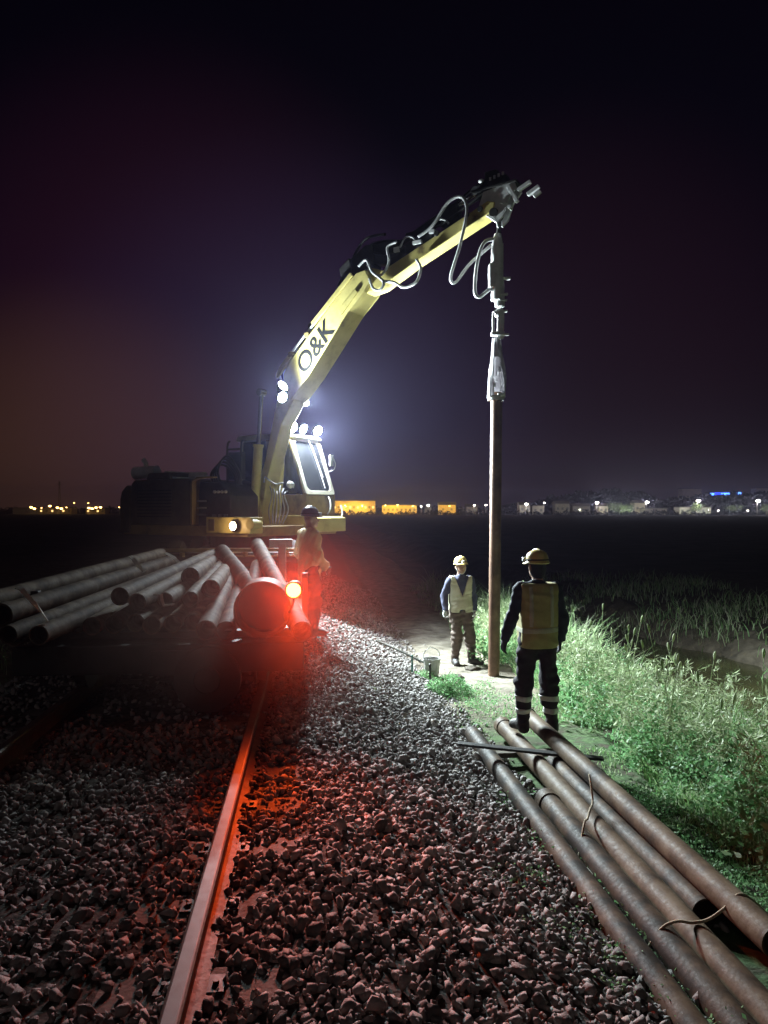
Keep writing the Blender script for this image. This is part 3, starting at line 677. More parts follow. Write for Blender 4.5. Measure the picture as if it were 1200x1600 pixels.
# red lamp on the casing
rl=empty('marker_lamp',W(459,922,6.80),0,'glowing red marker lamp at the end of the trailer load','lamp')
MB().lathe([(.001,.07),(.075,.07),(.082,.05),(.082,-.03),(.04,-.06),(.001,-.06)],Matrix.Rotation(PI/2,4,'X')@Matrix.Translation((0,0,-.055)),24).build('housing',M['dark'],rl,smooth=.6)
MB().ell((0,-.02,0),(.066,.04,.066),20,12).build('lens',M['lens_red'],rl,smooth=9)
MB().tube([(0,.06,-.04),(-.02,.1,-.14),(-.06,.12,-.22)],.012,6,4).build('bracket',M['dark'],rl)
def plight(name,loc,power,col,radius,parent=None,spot=None,aim=None,blend=.6):
    l=bpy.data.lights.new(name,'SPOT' if spot else 'POINT'); l.energy=power; l.color=col; l.shadow_soft_size=radius
    o=bpy.data.objects.new(name,l); COL.objects.link(o); o.location=loc
    if parent: o.parent=parent
    if spot: l.spot_size=math.radians(spot); l.spot_blend=blend; o.rotation_euler=Vector(aim).to_track_quat('-Z','Y').to_euler()
    return o
plight('red_lamp_light',(0,-.09,0),330,(1.0,.06,.010),.05,rl,124,(.42,-1,.14),1.0)
plight('red_lamp_beam',(0,-.09,0),430,(1.0,.10,.012),.05,rl,40,(.19,-1,-.44),1.0)

def red_glow():                            # scattering volume added to make the red glow round the trailer end
    rr=(1.9,1.5,1.15); mb=MB().ell((0,0,0),rr,32,20); m,nt=nodes('red_glow_volume'); L=nt.links; out=N(nt,'ShaderNodeOutputMaterial'); v=N(nt,'ShaderNodeVolumePrincipled')
    tcn=N(nt,'ShaderNodeTexCoord'); mp=N(nt,'ShaderNodeMapping'); mp.inputs['Scale'].default_value=tuple(1/q for q in rr); L.new(tcn.outputs['Object'],mp.inputs[0])
    ln=N(nt,'ShaderNodeVectorMath',operation='LENGTH'); L.new(mp.outputs[0],ln.inputs[0]); mr=N(nt,'ShaderNodeMapRange',interpolation_type='SMOOTHSTEP'); mr.inputs['From Min'].default_value=1.0; mr.inputs['From Max'].default_value=.0; mr.inputs['To Min'].default_value=0; mr.inputs['To Max'].default_value=.115
    L.new(ln.outputs['Value'],mr.inputs['Value']); L.new(mr.outputs['Result'],v.inputs['Density']); v.inputs['Color'].default_value=(.80,.52,.44,1); v.inputs['Anisotropy'].default_value=.2; L.new(v.outputs[0],out.inputs['Volume'])
    o=mb.build('red_glow',m,None,smooth=9); o.location=(-1.1,6.15,.85); m.cycles.volume_step_rate=2.0; tag(o,kind='stuff')
red_glow()
# ------------------------------------------------------------------ excavator
EX=Vector((-2.7,14.3,0)); EA=math.atan2(-.548,.836)
ex=empty('excavator',EX,EA,'yellow road-rail excavator with lit work lights and raised boom on the track','excavator')
def exp(mb,name,mat,bevel=.012,smooth=None): return mb.build(name,M[mat],ex,bevel,smooth)
# carriage, turned to the track
CA=TH+PI/2-EA; CM=Matrix.Rotation(CA,4,'Z')
mb=MB(); mb.box((0,0,.86),(4.4,1.5,.3),CM); mb.box((-2.25,0,.93),(.14,2.4,.16),CM); mb.box((2.25,0,.93),(.14,2.4,.16),CM); mb.cyl((0,0,1.0),(0,0,1.24),.62,n=32)
exp(mb,'carriage','dark')
mb=MB(); mb.beam(CM@Vector((-2.36,-1.15,1.06)),CM@Vector((-2.36,1.15,1.06)),.06,.05); mb.beam(CM@Vector((-2.36,-1.2,.96)),CM@Vector((-2.36,.6,.96)),.06,.03)
for i in range(6):
    q=CM@Vector((-2.38,-.9+i*.33,.99)); mb.box(q,(.06,.06,.07))
exp(mb,'guard_rail','yellow_dirty',.004)
for sx in (-1,1):
    for sy in (-1,1):
        c=CM@Vector((sx*1.35,sy*1.02,.66)); ax=(CM@Vector((0,sy,0)))
        mb=MB(); A=Matrix.Translation(c)@ax.to_track_quat('Z','Y').to_matrix().to_4x4()
        mb.lathe([(.22,-.13),(.42,-.15),(.50,-.11),(.52,-.04),(.52,.04),(.50,.11),(.42,.15),(.22,.13)],A,32); t=exp(mb,'tyre','rubber',0,.7)
        mb=MB(); mb.lathe([(.001,.06),(.10,.08),(.13,.03),(.22,.05),(.24,.12),(.24,-.12),(.001,-.12)],A,24); mb.build('rim',M['yellow_dirty'],t,smooth=.6)
        c=CM@Vector((sx*2.0,sy*.87,.25)); A=Matrix.Translation(c)@ax.to_track_quat('Z','Y').to_matrix().to_4x4()
        mb=MB(); mb.lathe([(.001,.06),(.24,.06),(.25,-.05),(.285,-.055),(.285,-.08),(.001,-.08)],A,28); mb.beam(c,CM@Vector((sx*1.6,sy*.8,.8)),.1,.14); exp(mb,'rail_wheel','dark',0,.6)
# upper structure
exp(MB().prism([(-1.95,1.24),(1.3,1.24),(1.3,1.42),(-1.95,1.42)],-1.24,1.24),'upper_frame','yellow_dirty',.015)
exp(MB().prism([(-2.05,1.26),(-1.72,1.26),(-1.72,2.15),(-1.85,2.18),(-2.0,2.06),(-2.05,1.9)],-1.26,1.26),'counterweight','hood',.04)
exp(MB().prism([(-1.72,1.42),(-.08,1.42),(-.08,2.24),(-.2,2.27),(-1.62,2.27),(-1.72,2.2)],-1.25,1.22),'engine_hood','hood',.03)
mb=MB()
for i in range(9): mb.box((-1.05+.0,-1.258,1.58+i*.06),(.95,.012,.018))
exp(mb,'grille','dark',0)
mb=MB(); mb.prism([(-.08,1.44),(-.03,1.44),(-.03,2.22),(.12,2.26),(.5,2.26),(.5,2.29),(.08,2.29),(-.08,2.18)],-1.26,-1.16); mb.prism([(-.08,1.44),(-.03,1.44),(-.03,2.2),(-.08,2.2)],-1.16,-.4)
exp(mb,'side_frame','yellow_dirty',.006)
exp(MB().prism([(-.02,1.42),(.78,1.42),(.78,1.95),(.5,2.2),(-.02,2.2)],-1.12,-.42),'tank_box','dark',.02)
for z in (1.62,1.74,1.86): exp(MB().box((.12,-1.17,z),(.22,.02,.03)),'step_rung','steel',0)
for i in range(4): exp(MB().ell((.42+i*.09,-1.15,2.02),(.035,.03,.03),10,6),'valve_fitting','steel',0)
for i in range(3): exp(MB().box((.4+i*.14,-1.14,1.6),(.09,.02,.05)),'valve_fitting','steel',0)
exp(MB().prism([(.36,1.30),(1.42,1.30),(1.42,1.58),(.36,1.58)],-1.30,-1.0),'step_box','yellow',.015)
exp(MB().box((.5,-1.305,1.44),(.14,.012,.2)),'step_hatch','hood',.003)
hl=exp(MB().lathe([(.001,-.02),(.09,-.02),(.10,.03),(.085,.05)],Matrix.Translation((1.08,-1.33,1.43))@Matrix.Rotation(PI/2,4,'X'),20),'headlight','dark',0,.6)
MB().ell((1.08,-1.375,1.43),(.075,.025,.075),18,10).build('lens',M['lens_warm'],hl,smooth=9)
plight('headlight_light',(1.08,-1.48,1.43),6,(1.0,.66,.36),.07,ex)
exp(MB().cyl((1.36,-1.05,1.46),(1.40,-1.3,1.46),.09,n=20),'side_lamp','yellow',.01,.6)
# top of the hood
mb=MB(); mb.cyl((-1.98,-.95,2.42),(-1.45,-.85,2.44),.12,n=20); mb.tube([(-1.72,-.9,2.5),(-1.72,-.9,2.6),(-1.79,-.9,2.68)],.045,10,5)
for x in (-1.9,-1.62): mb.box((x,-.93,2.30),(.05,.05,.14))
exp(mb,'muffler','pale',0,.6)
exp(MB().prism([(-1.42,2.27),(-.72,2.27),(-.78,2.40),(-1.34,2.40)],-1.15,-.3),'air_box','hood',.02)
exp(MB().prism([(-.95,2.41),(-.73,2.28),(-.71,2.30),(-.93,2.43)],-1.1,-.45),'cover_plate','pale',.004)
exp(MB().cyl((-.35,-1.0,2.33),(-.02,-.95,2.33),.06,n=16),'pressure_bottle','pale',0,.6)
mb=MB()
for i in range(4):
    r=.24-.02*i; mb.tube([(.12+.06*i,-.9,2.2),(.05+.06*i,-.88,2.36+.03*i),(.25+.06*i,-.85,2.52+.05*i),(.5+.05*i,-.8,2.4),(.55+.04*i,-.75,2.15)],.022,7,6)
exp(mb,'hose_bundle','blackhose',0,9)
mb=MB()
for x in (.28,.62): mb.tube([(x,-.7,2.2),(x,-.7,2.85),(x+.03,-.66,2.95)],.02,7,4)
mb.tube([(.28,-.7,2.8),(.62,-.7,2.8)],.02,7,2); mb.box((.42,-.62,2.5),(.36,.1,.5))
exp(mb,'hydraulic_manifold','dark',0)
# cab
A0,A1=.33,1.22
side=[(-.45,1.42),(1.27,1.42),(1.30,1.95),(1.22,2.0),(.84,3.10),(-.35,3.12),(-.45,2.9)]
def loop(z0): pass
mb=MB()
# cab shell: lower panels, pillars, roof, rear
mb.prism([(-.45,1.42),(1.27,1.42),(1.285,1.99),(-.45,1.99)],A0,A0+.05); mb.prism([(-.45,1.42),(1.27,1.42),(1.285,1.99),(-.45,1.99)],A1-.05,A1)
mb.box((1.255,(A0+A1)/2,1.70),(.05,A1-A0-.1,.56)); mb.box((-.43,(A0+A1)/2,2.2),(.05,A1-A0-.1,1.6))
for l in (A0+.035,A1-.035):
    mb.beam((1.24,l,1.98),(.86,l,3.08),.07,.07,(1,0,0)); mb.beam((.38,l,1.98),(.30,l,3.08),.06,.07,(1,0,0)); mb.beam((-.41,l,1.98),(-.38,l,3.08),.06,.07,(1,0,0))
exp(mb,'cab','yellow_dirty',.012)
exp(MB().prism([(-.5,3.06),(.92,3.06),(.94,3.10),(.86,3.17),(-.4,3.17),(-.5,3.12)],A0-.02,A1+.02),'cab_roof','cream',.02)
# windscreen: frame then pane
d=Vector((.84-1.22,0,3.06-2.0)); 
def ws(t,l,off=0): 
    n=Vector((d.z,0,-d.x)).normalized(); return Vector((1.235,0,2.0))+d*t+Vector((0,l,0))+n*off
mb=MB()
def rrect(t0,t1,l0,l1,r,n=5):
    out=[];Lh=d.length
    for cx,cy,a0 in ((l1-r,t1-r/Lh,0),(l0+r,t1-r/Lh,90),(l0+r,t0+r/Lh,180),(l1-r,t0+r/Lh,270)):
        for i in range(n+1):
            a=math.radians(a0+90*i/n); out.append((cx+r*math.cos(a),cy+r/Lh*math.sin(a)))
    return out
o1=rrect(-.015,1.01,A0-.005,A1+.005,.06); i1=rrect(.055,.95,A0+.085,A1-.085,.10)
n=len(o1); vs=[ws(t,l,.045) for l,t in o1]+[ws(t,l,.045) for l,t in i1]+[ws(t,l,0) for l,t in o1]+[ws(t,l,0) for l,t in i1]
fs=[]
for i in range(n):
    j=(i+1)%n; fs+= [(i,j,n+j,n+i),(2*n+i,3*n+i,3*n+j,2*n+j),(i,2*n+i,2*n+j,j),(n+i,n+j,3*n+j,3*n+i)]
mb.add(vs,fs); wf=exp(mb,'windscreen_frame','cream',.006)
mb=MB(); mb.add([ws(t,l,.02) for l,t in i1]+[ws(t,l,.026) for l,t in i1],[tuple(range(n)),tuple(range(2*n-1,n-1,-1))]+[(i,(i+1)%n,(i+1)%n+n,i+n) for i in range(n)])
mb.build('pane',M['glass'],wf)
mb=MB(); mb.tube([ws(.99,A0+.5,.06),ws(.8,A0+.56,.06),ws(.42,A0+.60,.055),ws(.1,A0+.62,.05)],.009,6,4); mb.tube([ws(.9,A0+.58,.05),ws(.3,A0+.66,.05)],.006,5,3); mb.build('wiper',M['pale'],wf)
for x0,x1 in ((-.37,.28),(.40,.98)):
    pr=[(x0,2.02),(x1+.17 if x1>.5 else x1+.05,2.02),(x1-.12 if x1>.5 else x1-.02,3.04),(x0+.02,3.04)]
    exp(MB().prism(pr,A0+.028,A0+.034),'side_window','glass',0); exp(MB().prism(pr,A1-.034,A1-.028),'side_window','glass',0)
exp(MB().prism([(-.1,1.5),(.35,1.5),(.4,2.0),(.1,2.05),(-.02,2.65),(-.14,2.65)],.5,1.0),'driver_seat','dark',.03)
exp(MB().box((1.12,.78,1.8),(.16,.5,.5)).tube([(.98,.6,2.0),(.9,.62,2.2),(.86,.62,2.25)],.02,6,3),'console','dark',.01)
exp(MB().prism([(.55,1.29),(1.5,1.29),(1.5,1.55),(1.32,1.60),(.55,1.60)],.26,1.28),'cab_step','yellow',.015)
mb=MB(); mb.tube([(1.30,.95,1.62),(1.36,.97,1.74),(1.33,.99,1.9),(1.27,1.0,1.96)],.016,7,4); mb.tube([(1.32,1.26,1.5),(1.4,1.3,1.62),(1.36,1.3,1.8)],.016,7,4); exp(mb,'grab_handle','pale',0)
mb=MB(); mb.tube([(1.08,1.22,2.45),(1.14,1.36,2.5),(1.15,1.40,2.62),(1.12,1.36,2.76)],.012,6,4); mb.box((1.12,1.31,2.68),(.04,.10,.22)); exp(mb,'mirror','pale',.01)
mb=MB(); mb.tube([(1.0,.30,2.12),(1.05,.20,2.14)],.012,6,2); mb.ell((1.06,.14,2.17),(.05,.10,.07),14,8); exp(mb,'mirror','pale',0,9)
# boom
bb=[(.22,1.42),(.58,1.42),(.74,2.2),(1.10,3.25),(1.40,3.68),(1.38,3.95),(1.18,4.02),(1.04,3.85),(.70,2.6),(.42,1.9)]
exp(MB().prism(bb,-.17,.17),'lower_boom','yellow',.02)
exp(MB().prism([(-.1,1.4),(.75,1.4),(.6,2.0),(.1,2.0)],-.24,-.2).prism([(-.1,1.4),(.75,1.4),(.6,2.0),(.1,2.0)],.2,.24),'boom_foot_bracket','yellow',.01)
fb=[(1.36,3.66),(1.24,3.80),(1.20,4.14),(1.34,4.36),(1.58,4.58),(1.95,4.93),(2.40,5.36),(2.82,5.70),(3.0,5.72),(3.10,5.52),(2.98,5.36),(2.66,5.08),(2.2,4.54),(1.78,4.06)]
fbo=exp(MB().prism(fb,-.23,.23),'front_boom','yellow',.015)
mb=MB(); mb.prism([(2.52,5.02),(2.86,5.36),(2.82,5.42),(2.46,5.12)],-.262,-.23); mb.prism([(1.9,4.93),(2.75,5.66),(2.70,5.72),(1.85,4.99)],-.25,-.20); mb.build('stiffener',M['yellow'],fbo,.006)
cu=bpy.data.curves.new('lettering','FONT'); cu.body='O&K'; cu.size=.47; cu.extrude=.002; cu.offset=.008; cu.shear=.18; cu.space_character=1.0; cu.align_x='LEFT'
tmp=bpy.data.objects.new('lettering_src',cu); COL.objects.link(tmp); dg=bpy.context.evaluated_depsgraph_get(); me=bpy.data.meshes.new_from_object(tmp.evaluated_get(dg)); bpy.data.objects.remove(tmp)
me.materials.clear()
lo=link('lettering',me,M['letter'],fbo); aa=math.radians(46)
lo.matrix_local=Matrix.Translation((1.68,-.2335,4.07))@Matrix.Rotation(-aa,4,'Y')@Matrix.Rotation(PI/2,4,'X')
exp(MB().prism([(1.02,4.10),(1.42,4.50),(1.36,4.56),(1.08,4.30),(1.0,4.16)],-.2,-.14).prism([(1.02,4.10),(1.42,4.50),(1.36,4.56),(1.08,4.30),(1.0,4.16)],.14,.2).box((1.18,0,4.30),(.05,.3,.05)),'boom_lug','yellow',.006)
mb=MB(); mb.tube([(1.1,-.12,4.0),(1.05,-.14,4.22),(1.3,-.16,4.48),(1.7,-.15,4.86),(2.3,-.15,5.38),(2.62,-.15,5.72)],.022,7,6); mb.tube([(1.1,-.04,4.0),(1.08,-.05,4.28),(1.36,-.06,4.56),(2.2,-.05,5.36),(2.7,-.06,5.8)],.02,7,6); exp(mb,'boom_pipe','pale',0,9)
st=[(2.90,5.34),(2.84,5.58),(3.02,5.78),(3.30,5.68),(5.20,6.40),(5.32,6.36),(5.30,6.24),(3.90,5.70),(3.25,5.40)]
exp(MB().prism(st,-.14,.14),'stick','yellow',.015)
# cylinders
def ram(a,b,f,rb,rr,l,mat='yellow'):
    a=Vector((a[0],l,a[1])); b=Vector((b[0],l,b[1])); m=a.lerp(b,f)
    o=exp(MB().cyl(a,m,rb,n=20).cyl(m,m+(m-a).normalized()*.05,rb*1.15,n=20).cyl(a-Vector((0,.07,0)),a+Vector((0,.07,0)),rb*.95,n=16),'hydraulic_cylinder',mat,.004,.6)
    MB().cyl(m,b,rr,n=16).cyl(b-Vector((0,.07,0)),b+Vector((0,.07,0)),rr*1.7,n=16).build('piston_rod',M['chrome'],o,smooth=.6)
ram((.60,1.36),(.80,3.84),.60,.085,.04,-.36); ram((.60,1.36),(.80,3.84),.60,.085,.04,.26)
ram((1.72,4.98),(2.98,6.05),.62,.085,.045,0,'dark')
ram((3.42,6.02),(4.95,6.64),.60,.075,.04,0,'dark')
exp(MB().prism([(2.7,5.72),(3.1,5.78),(3.08,6.16),(2.92,6.18),(2.55,5.95)],-.12,.12),'stick_lever','dark',.015)
exp(MB().prism([(3.0,6.16),(3.5,6.16),(3.7,6.0),(3.3,5.80),(3.0,5.86)],-.1,.1),'valve_block','dark',.01)
for q,z in (((3.95,0,6.06),(.5,.2,.34)),((4.5,.02,6.36),(.3,.18,.34))): exp(MB().box(q,z),'valve_block','dark',.02)
exp(MB().box((3.95,-.11,6.02),(.16,.06,.06)),'hose_clamp','pale',.005); exp(MB().box((4.22,-.11,6.14),(.1,.06,.06)),'hose_clamp','pale',.005); exp(MB().box((3.55,-.11,5.98),(.1,.05,.08)),'hose_clamp','pale',.005)
# hoses
def hose(pts,l,r=.024,mat='hose'):
    ls=l if isinstance(l,(list,tuple)) else [l]*len(pts)
    exp(MB().tube([(p[0],q,p[1]) for p,q in zip(pts,ls)],r,8,8),'hose',mat,0,9)
hose([(2.86,5.80),(3.02,5.88),(3.14,5.66),(3.36,5.46),(3.30,5.34),(3.16,5.38),(3.08,5.56)],-.22)
hose([(3.36,5.47),(3.56,5.42),(3.75,5.31),(3.98,5.36),(4.06,5.56),(3.98,5.72)],-.2)
hose([(3.02,5.80),(3.16,5.62),(3.32,5.60),(3.45,5.78),(3.42,6.02),(3.60,6.08)],-.19,.022)
hose([(3.98,6.10),(4.25,6.22),(4.55,6.52),(4.78,6.54),(4.86,6.30),(4.74,5.80),(4.56,5.36),(4.60,5.30),(4.82,5.55),(5.22,5.78)],[-.14,-.15,-.17,-.17,-.16,-.16,-.12,-.02,.02,.0],.026)
hose([(5.28,5.84),(5.12,5.80),(5.02,5.50),(4.98,5.08),(5.03,4.98),(5.14,5.06),(5.26,5.16)],[0,-.08,-.12,-.12,-.08,-.03,0],.028)
hose([(5.04,6.22),(5.22,6.22),(5.33,6.10),(5.36,5.98)],-.1,.022)
hose([(2.6,5.72),(2.72,6.02),(2.9,6.22),(3.2,6.24),(3.6,6.16)],.06,.024,'blackhose'); hose([(2.5,5.62),(2.62,6.0),(2.9,6.3),(3.3,6.3)],-.06,.024,'blackhose'); hose([(3.6,6.2),(4.1,6.36),(4.6,6.62),(5.0,6.80),(5.2,6.72)],.08,.022,'blackhose')
for k in range(4): hose([(2.3+.1*k,5.5+.06*k),(2.5+.12*k,5.82+.05*k),(2.85+.1*k,6.06+.05*k),(3.2+.12*k,5.98+.04*k),(3.5+.12*k,5.92+.03*k)],-.10+.06*k,.02,'blackhose')
for k in range(3): hose([(3.5,5.95+.03*k),(3.9,6.10+.05*k),(4.4,6.24+.05*k),(4.9,6.46+.04*k),(5.15,6.60)],-.09+.08*k,.018,'blackhose')
hose([(4.2,6.18),(4.32,6.30),(4.46,6.27),(4.52,6.20)],-.12,.016); hose([(3.62,6.0),(3.72,6.14),(3.86,6.12),(3.92,6.02)],-.12,.016)
exp(MB().prism([(2.48,5.52),(2.70,5.72),(2.62,6.02),(2.40,5.86)],-.16,.16),'boom_cheek','dark',.02)
for q in ((1.35,4.50),(1.72,4.80),(2.10,5.16),(2.46,5.50)): exp(MB().box((q[0],-.13,q[1]),(.10,.16,.09)),'hose_clamp','yellow_dirty',.008)
for x,z in ((4.32,6.08),(4.85,6.26),(5.08,6.30)): exp(MB().cyl((x,-.165,z),(x,.165,z),.045,n=14),'pivot_pin','dark',.004,.6)
# small cab-side hoses
mb=MB()
for i in range(6):
    x=.72+.06*i; mb.tube([(x,-.05+.03*i,2.15-.05*(i%3)),(x+.08,-.08,1.98),(x+.02,-.1+.04*i,1.7),(x+.06,-.1,1.45)],.014,6,5)
mb.tube([(.8,-.3,2.2),(.82,-.3,2.3),(.9,-.3,2.26),(.98,-.2,2.18),(1.1,-.1,2.2)],.014,6,5); exp(mb,'hose_bundle','hose',0,9)
# tool head at the end of the stick
exp(MB().prism([(5.02,6.30),(5.12,6.56),(5.62,6.62),(5.66,6.50),(5.52,6.34),(5.44,6.12),(5.34,6.04),(5.22,6.14)],-.12,-.08).prism([(5.02,6.30),(5.12,6.56),(5.62,6.62),(5.66,6.50),(5.52,6.34),(5.44,6.12),(5.34,6.04),(5.22,6.14)],.08,.12),'tool_bracket','pale',.006)
mb=MB(); mb.box((5.30,0,6.60),(.74,.3,.035),Matrix.Identity(4))
exp(mb,'top_plate','dark',.005)
mb=MB()
for i,(x,z,a,ln) in enumerate(((5.60,6.42,-62,.30),(5.50,6.28,-40,.2),(5.78,6.50,22,.22),(5.92,6.40,25,.2),(5.98,6.34,30,.12))):
    q=math.radians(a); mb.beam((x-math.cos(q)*ln/2,-.1,z-math.sin(q)*ln/2),(x+math.cos(q)*ln/2,-.1,z+math.sin(q)*ln/2),.06,.055)
exp(mb,'grab_teeth','pale',.006)
mb=MB(); mb.cyl((5.30,-.16,6.2),(5.30,.16,6.2),.07,n=16); mb.box((5.06,0,6.74),(.09,.12,.1)); mb.beam((5.02,0,6.5),(5.06,0,6.72),.06,.05); exp(mb,'tool_pin','dark',.006)
exp(MB().box((5.32,0,6.69),(.3,.16,.16)).box((5.2,.02,6.83),(.2,.1,.14)),'tool_valve','dark',.006)
mb=MB()
for i in range(4): mb.box((5.22+.07*i,-.085,6.745+.012*i),(.03,.02,.05))
mb.ell((5.06,-.07,6.76),(.05,.03,.03),10,6); exp(mb,'hose_fitting','pale',0)
# work lights
aim=Vector((1,-.35,-.42)).normalized()
def worklight(r,l,z,pw,aim,beam):
    c=Vector((r,l,z)); aim=Vector(aim).normalized(); A=Matrix.Translation(c)@aim.to_track_quat('Z','Y').to_matrix().to_4x4()
    o=exp(MB().lathe([(.001,-.10),(.05,-.10),(.095,-.03),(.097,.032),(.09,.032),(.08,.0)],A,20),'work_light','dark',0,.6)
    MB().lathe([(.001,.034),(.06,.030),(.092,.034)],A,20).build('lens',M['lens_boom' if r>1 else 'lens_white'],o,smooth=9)
    MB().beam(c-aim*.04,c-aim*.06+(Vector((0,.0,-.10)) if r<1 else Vector((-.18,.42 if l<0 else -.14,.0))),.03,.03,(0,0,1)).build('bracket',M['dark'],o)
    plight('work_light_beam',c+aim*.08,pw,(.80,.95,.97),.06,ex,beam,aim,1.0)
GA1=(1,-.05,-.50)
for r,l,z,pw,am,be in ((1.51,-.62,3.84,1300,(1,-.12,.55),165),(1.50,-.62,3.67,900,(1,-.15,-.40),140),(1.22,.34,3.73,7500,(1,.04,.22),132),(.92,.35,3.27,3500,GA1,104),(.92,.65,3.27,3500,(1,.05,-.45),104),(.92,1.1,3.27,3500,(1,-.18,-.45),104)): worklight(r,l,z,pw,am,be)

# ------------------------------------------------------------------ driven pipe and hammer
zb=-.95; PX=1.715; PY=11.42
pp=pipe_obj((PX-.035,PY,zb-.3),(PX+.012,PY,3.5),.088,M['pipe_brown'],'tall brown pipe standing upright in the ground under the hammer',None); pp['category']='pipe'
hm=empty('pile_hammer',(PX,PY,3.4),0,'long pale hydraulic hammer hanging from the stick over the upright pipe','pile hammer')
def hp(mb,name,mat,bv=.005,sm=.6): return mb.build(name,M[mat],hm,bv,sm)
Z=lambda py: EYE-(py-HY)*PY/F-3.4
hp(MB().cyl((.02,0,Z(470)),(.02,0,Z(382)),.095,n=24).cyl((.02,0,Z(382)),(.03,0,Z(366)),.085,.05,n=24),'cylinder_body','pale')
hp(MB().beam((.04,0,Z(366)),(.06,0,Z(338)),.06,.05,(0,1,0)),'hanger','dark')
hp(MB().box((-.03,0,Z(432)),(.16,.16,Z(412)-Z(450))),'side_casing','pale',.02)
hp(MB().cyl((.06,0,Z(480)),(.05,0,Z(440)),.075,n=20).box((.11,-.02,Z(436)),(.22,.08,.03)).box((.1,-.06,Z(462)),(.14,.06,.03)).box((.1,-.06,Z(471)),(.12,.06,.02)),'swivel','pale')
hp(MB().cyl((-.02,0,Z(492)),(.1,0,Z(484)),.055,n=18).box((.09,-.02,Z(487)),(.16,.06,.03)),'clamp_joint','pale')
hp(MB().beam((-.05,-.05,Z(525)),(-.05,-.05,Z(490)),.03,.03,(0,1,0)).beam((.06,-.04,Z(530)),(.07,-.04,Z(490)),.1,.05,(0,1,0)).box((.02,-.04,Z(523)),(.2,.12,.05)).box((.14,-.05,Z(524)),(.1,.05,.03)),'clamp_jaws','pale')
# torn sleeve hung round the top of the pipe
mb=MB(); vs=[];n=28;rows=12
for k in range(rows+1):
    t=k/rows; z=Z(528)*(1-t)+Z(622)*t
    for i in range(n):
        a=2*PI*i/n; r=.05+.085*min(1,t*1.5)+.012*math.sin(3*a+t*4)+.01*math.sin(7*a-t*6); vs.append((r*math.cos(a)+.01,r*math.sin(a),z))
fs=[(k*n+i,k*n+(i+1)%n,(k+1)*n+(i+1)%n,(k+1)*n+i) for k in range(rows) for i in range(n) if not ((i in (19,20,21,22,23) and k>3 and (k+i)%7) or (i in (14,15) and k>6))]
mb.add(vs,fs); s=hp(mb,'torn_sleeve','film',0,9); so=s.modifiers.new('solid','SOLIDIFY'); so.thickness=.004
hp(MB().hollow((0,0,Z(626)),(0,0,Z(619)),.125,.115,24).box((.06,-.1,Z(618)),(.1,.05,.04)),'sleeve_ring','pale')

# ------------------------------------------------------------------ people
def smin(a,b,k):
    h=np.maximum(k-np.abs(a-b),0)/k; return np.minimum(a,b)-h*h*k*.25
def field(prims,lo,hi,res,k=.03):
    ax=[np.arange(lo[i],hi[i]+res,res) for i in range(3)]; D=np.full([len(a) for a in ax],.3,np.float32)
    for pr in prims:
        kk=pr[-1] if isinstance(pr[-1],float) and pr[0]=='cap' and len(pr)==6 else k
        if pr[0]=='cap':
            a,b=np.array(pr[1],float),np.array(pr[2],float); ra,rb=pr[3],pr[4]; R=max(ra,rb); mn=np.minimum(a,b)-R-.06; mx=np.maximum(a,b)+R+.06
        else:
            c=np.array(pr[1],float); r=np.array(pr[2],float); mn=c-r-.06; mx=c+r+.06
        sl=[]
        for i in range(3):
            i0=max(0,int(np.searchsorted(ax[i],mn[i]))); i1=min(len(ax[i]),int(np.searchsorted(ax[i],mx[i]))+1); sl.append(slice(i0,i1))
        if any(s.stop<=s.start for s in sl): continue
        X,Y,Zz=np.meshgrid(ax[0][sl[0]],ax[1][sl[1]],ax[2][sl[2]],indexing='ij')
        if pr[0]=='cap':
            ab=b-a; L2=(ab**2).sum()+1e-9; t=np.clip(((X-a[0])*ab[0]+(Y-a[1])*ab[1]+(Zz-a[2])*ab[2])/L2,0,1)
            dd=np.sqrt((X-a[0]-t*ab[0])**2+(Y-a[1]-t*ab[1])**2+(Zz-a[2]-t*ab[2])**2)-(ra+(rb-ra)*t)
        else:
            q=np.sqrt(((X-c[0])/r[0])**2+((Y-c[1])/r[1])**2+((Zz-c[2])/r[2])**2); dd=(q-1)*min(r)*np.where(q<1,1,1.1)
        D[tuple(sl)]=smin(D[tuple(sl)],dd.astype(np.float32),kk)
    return ax,D
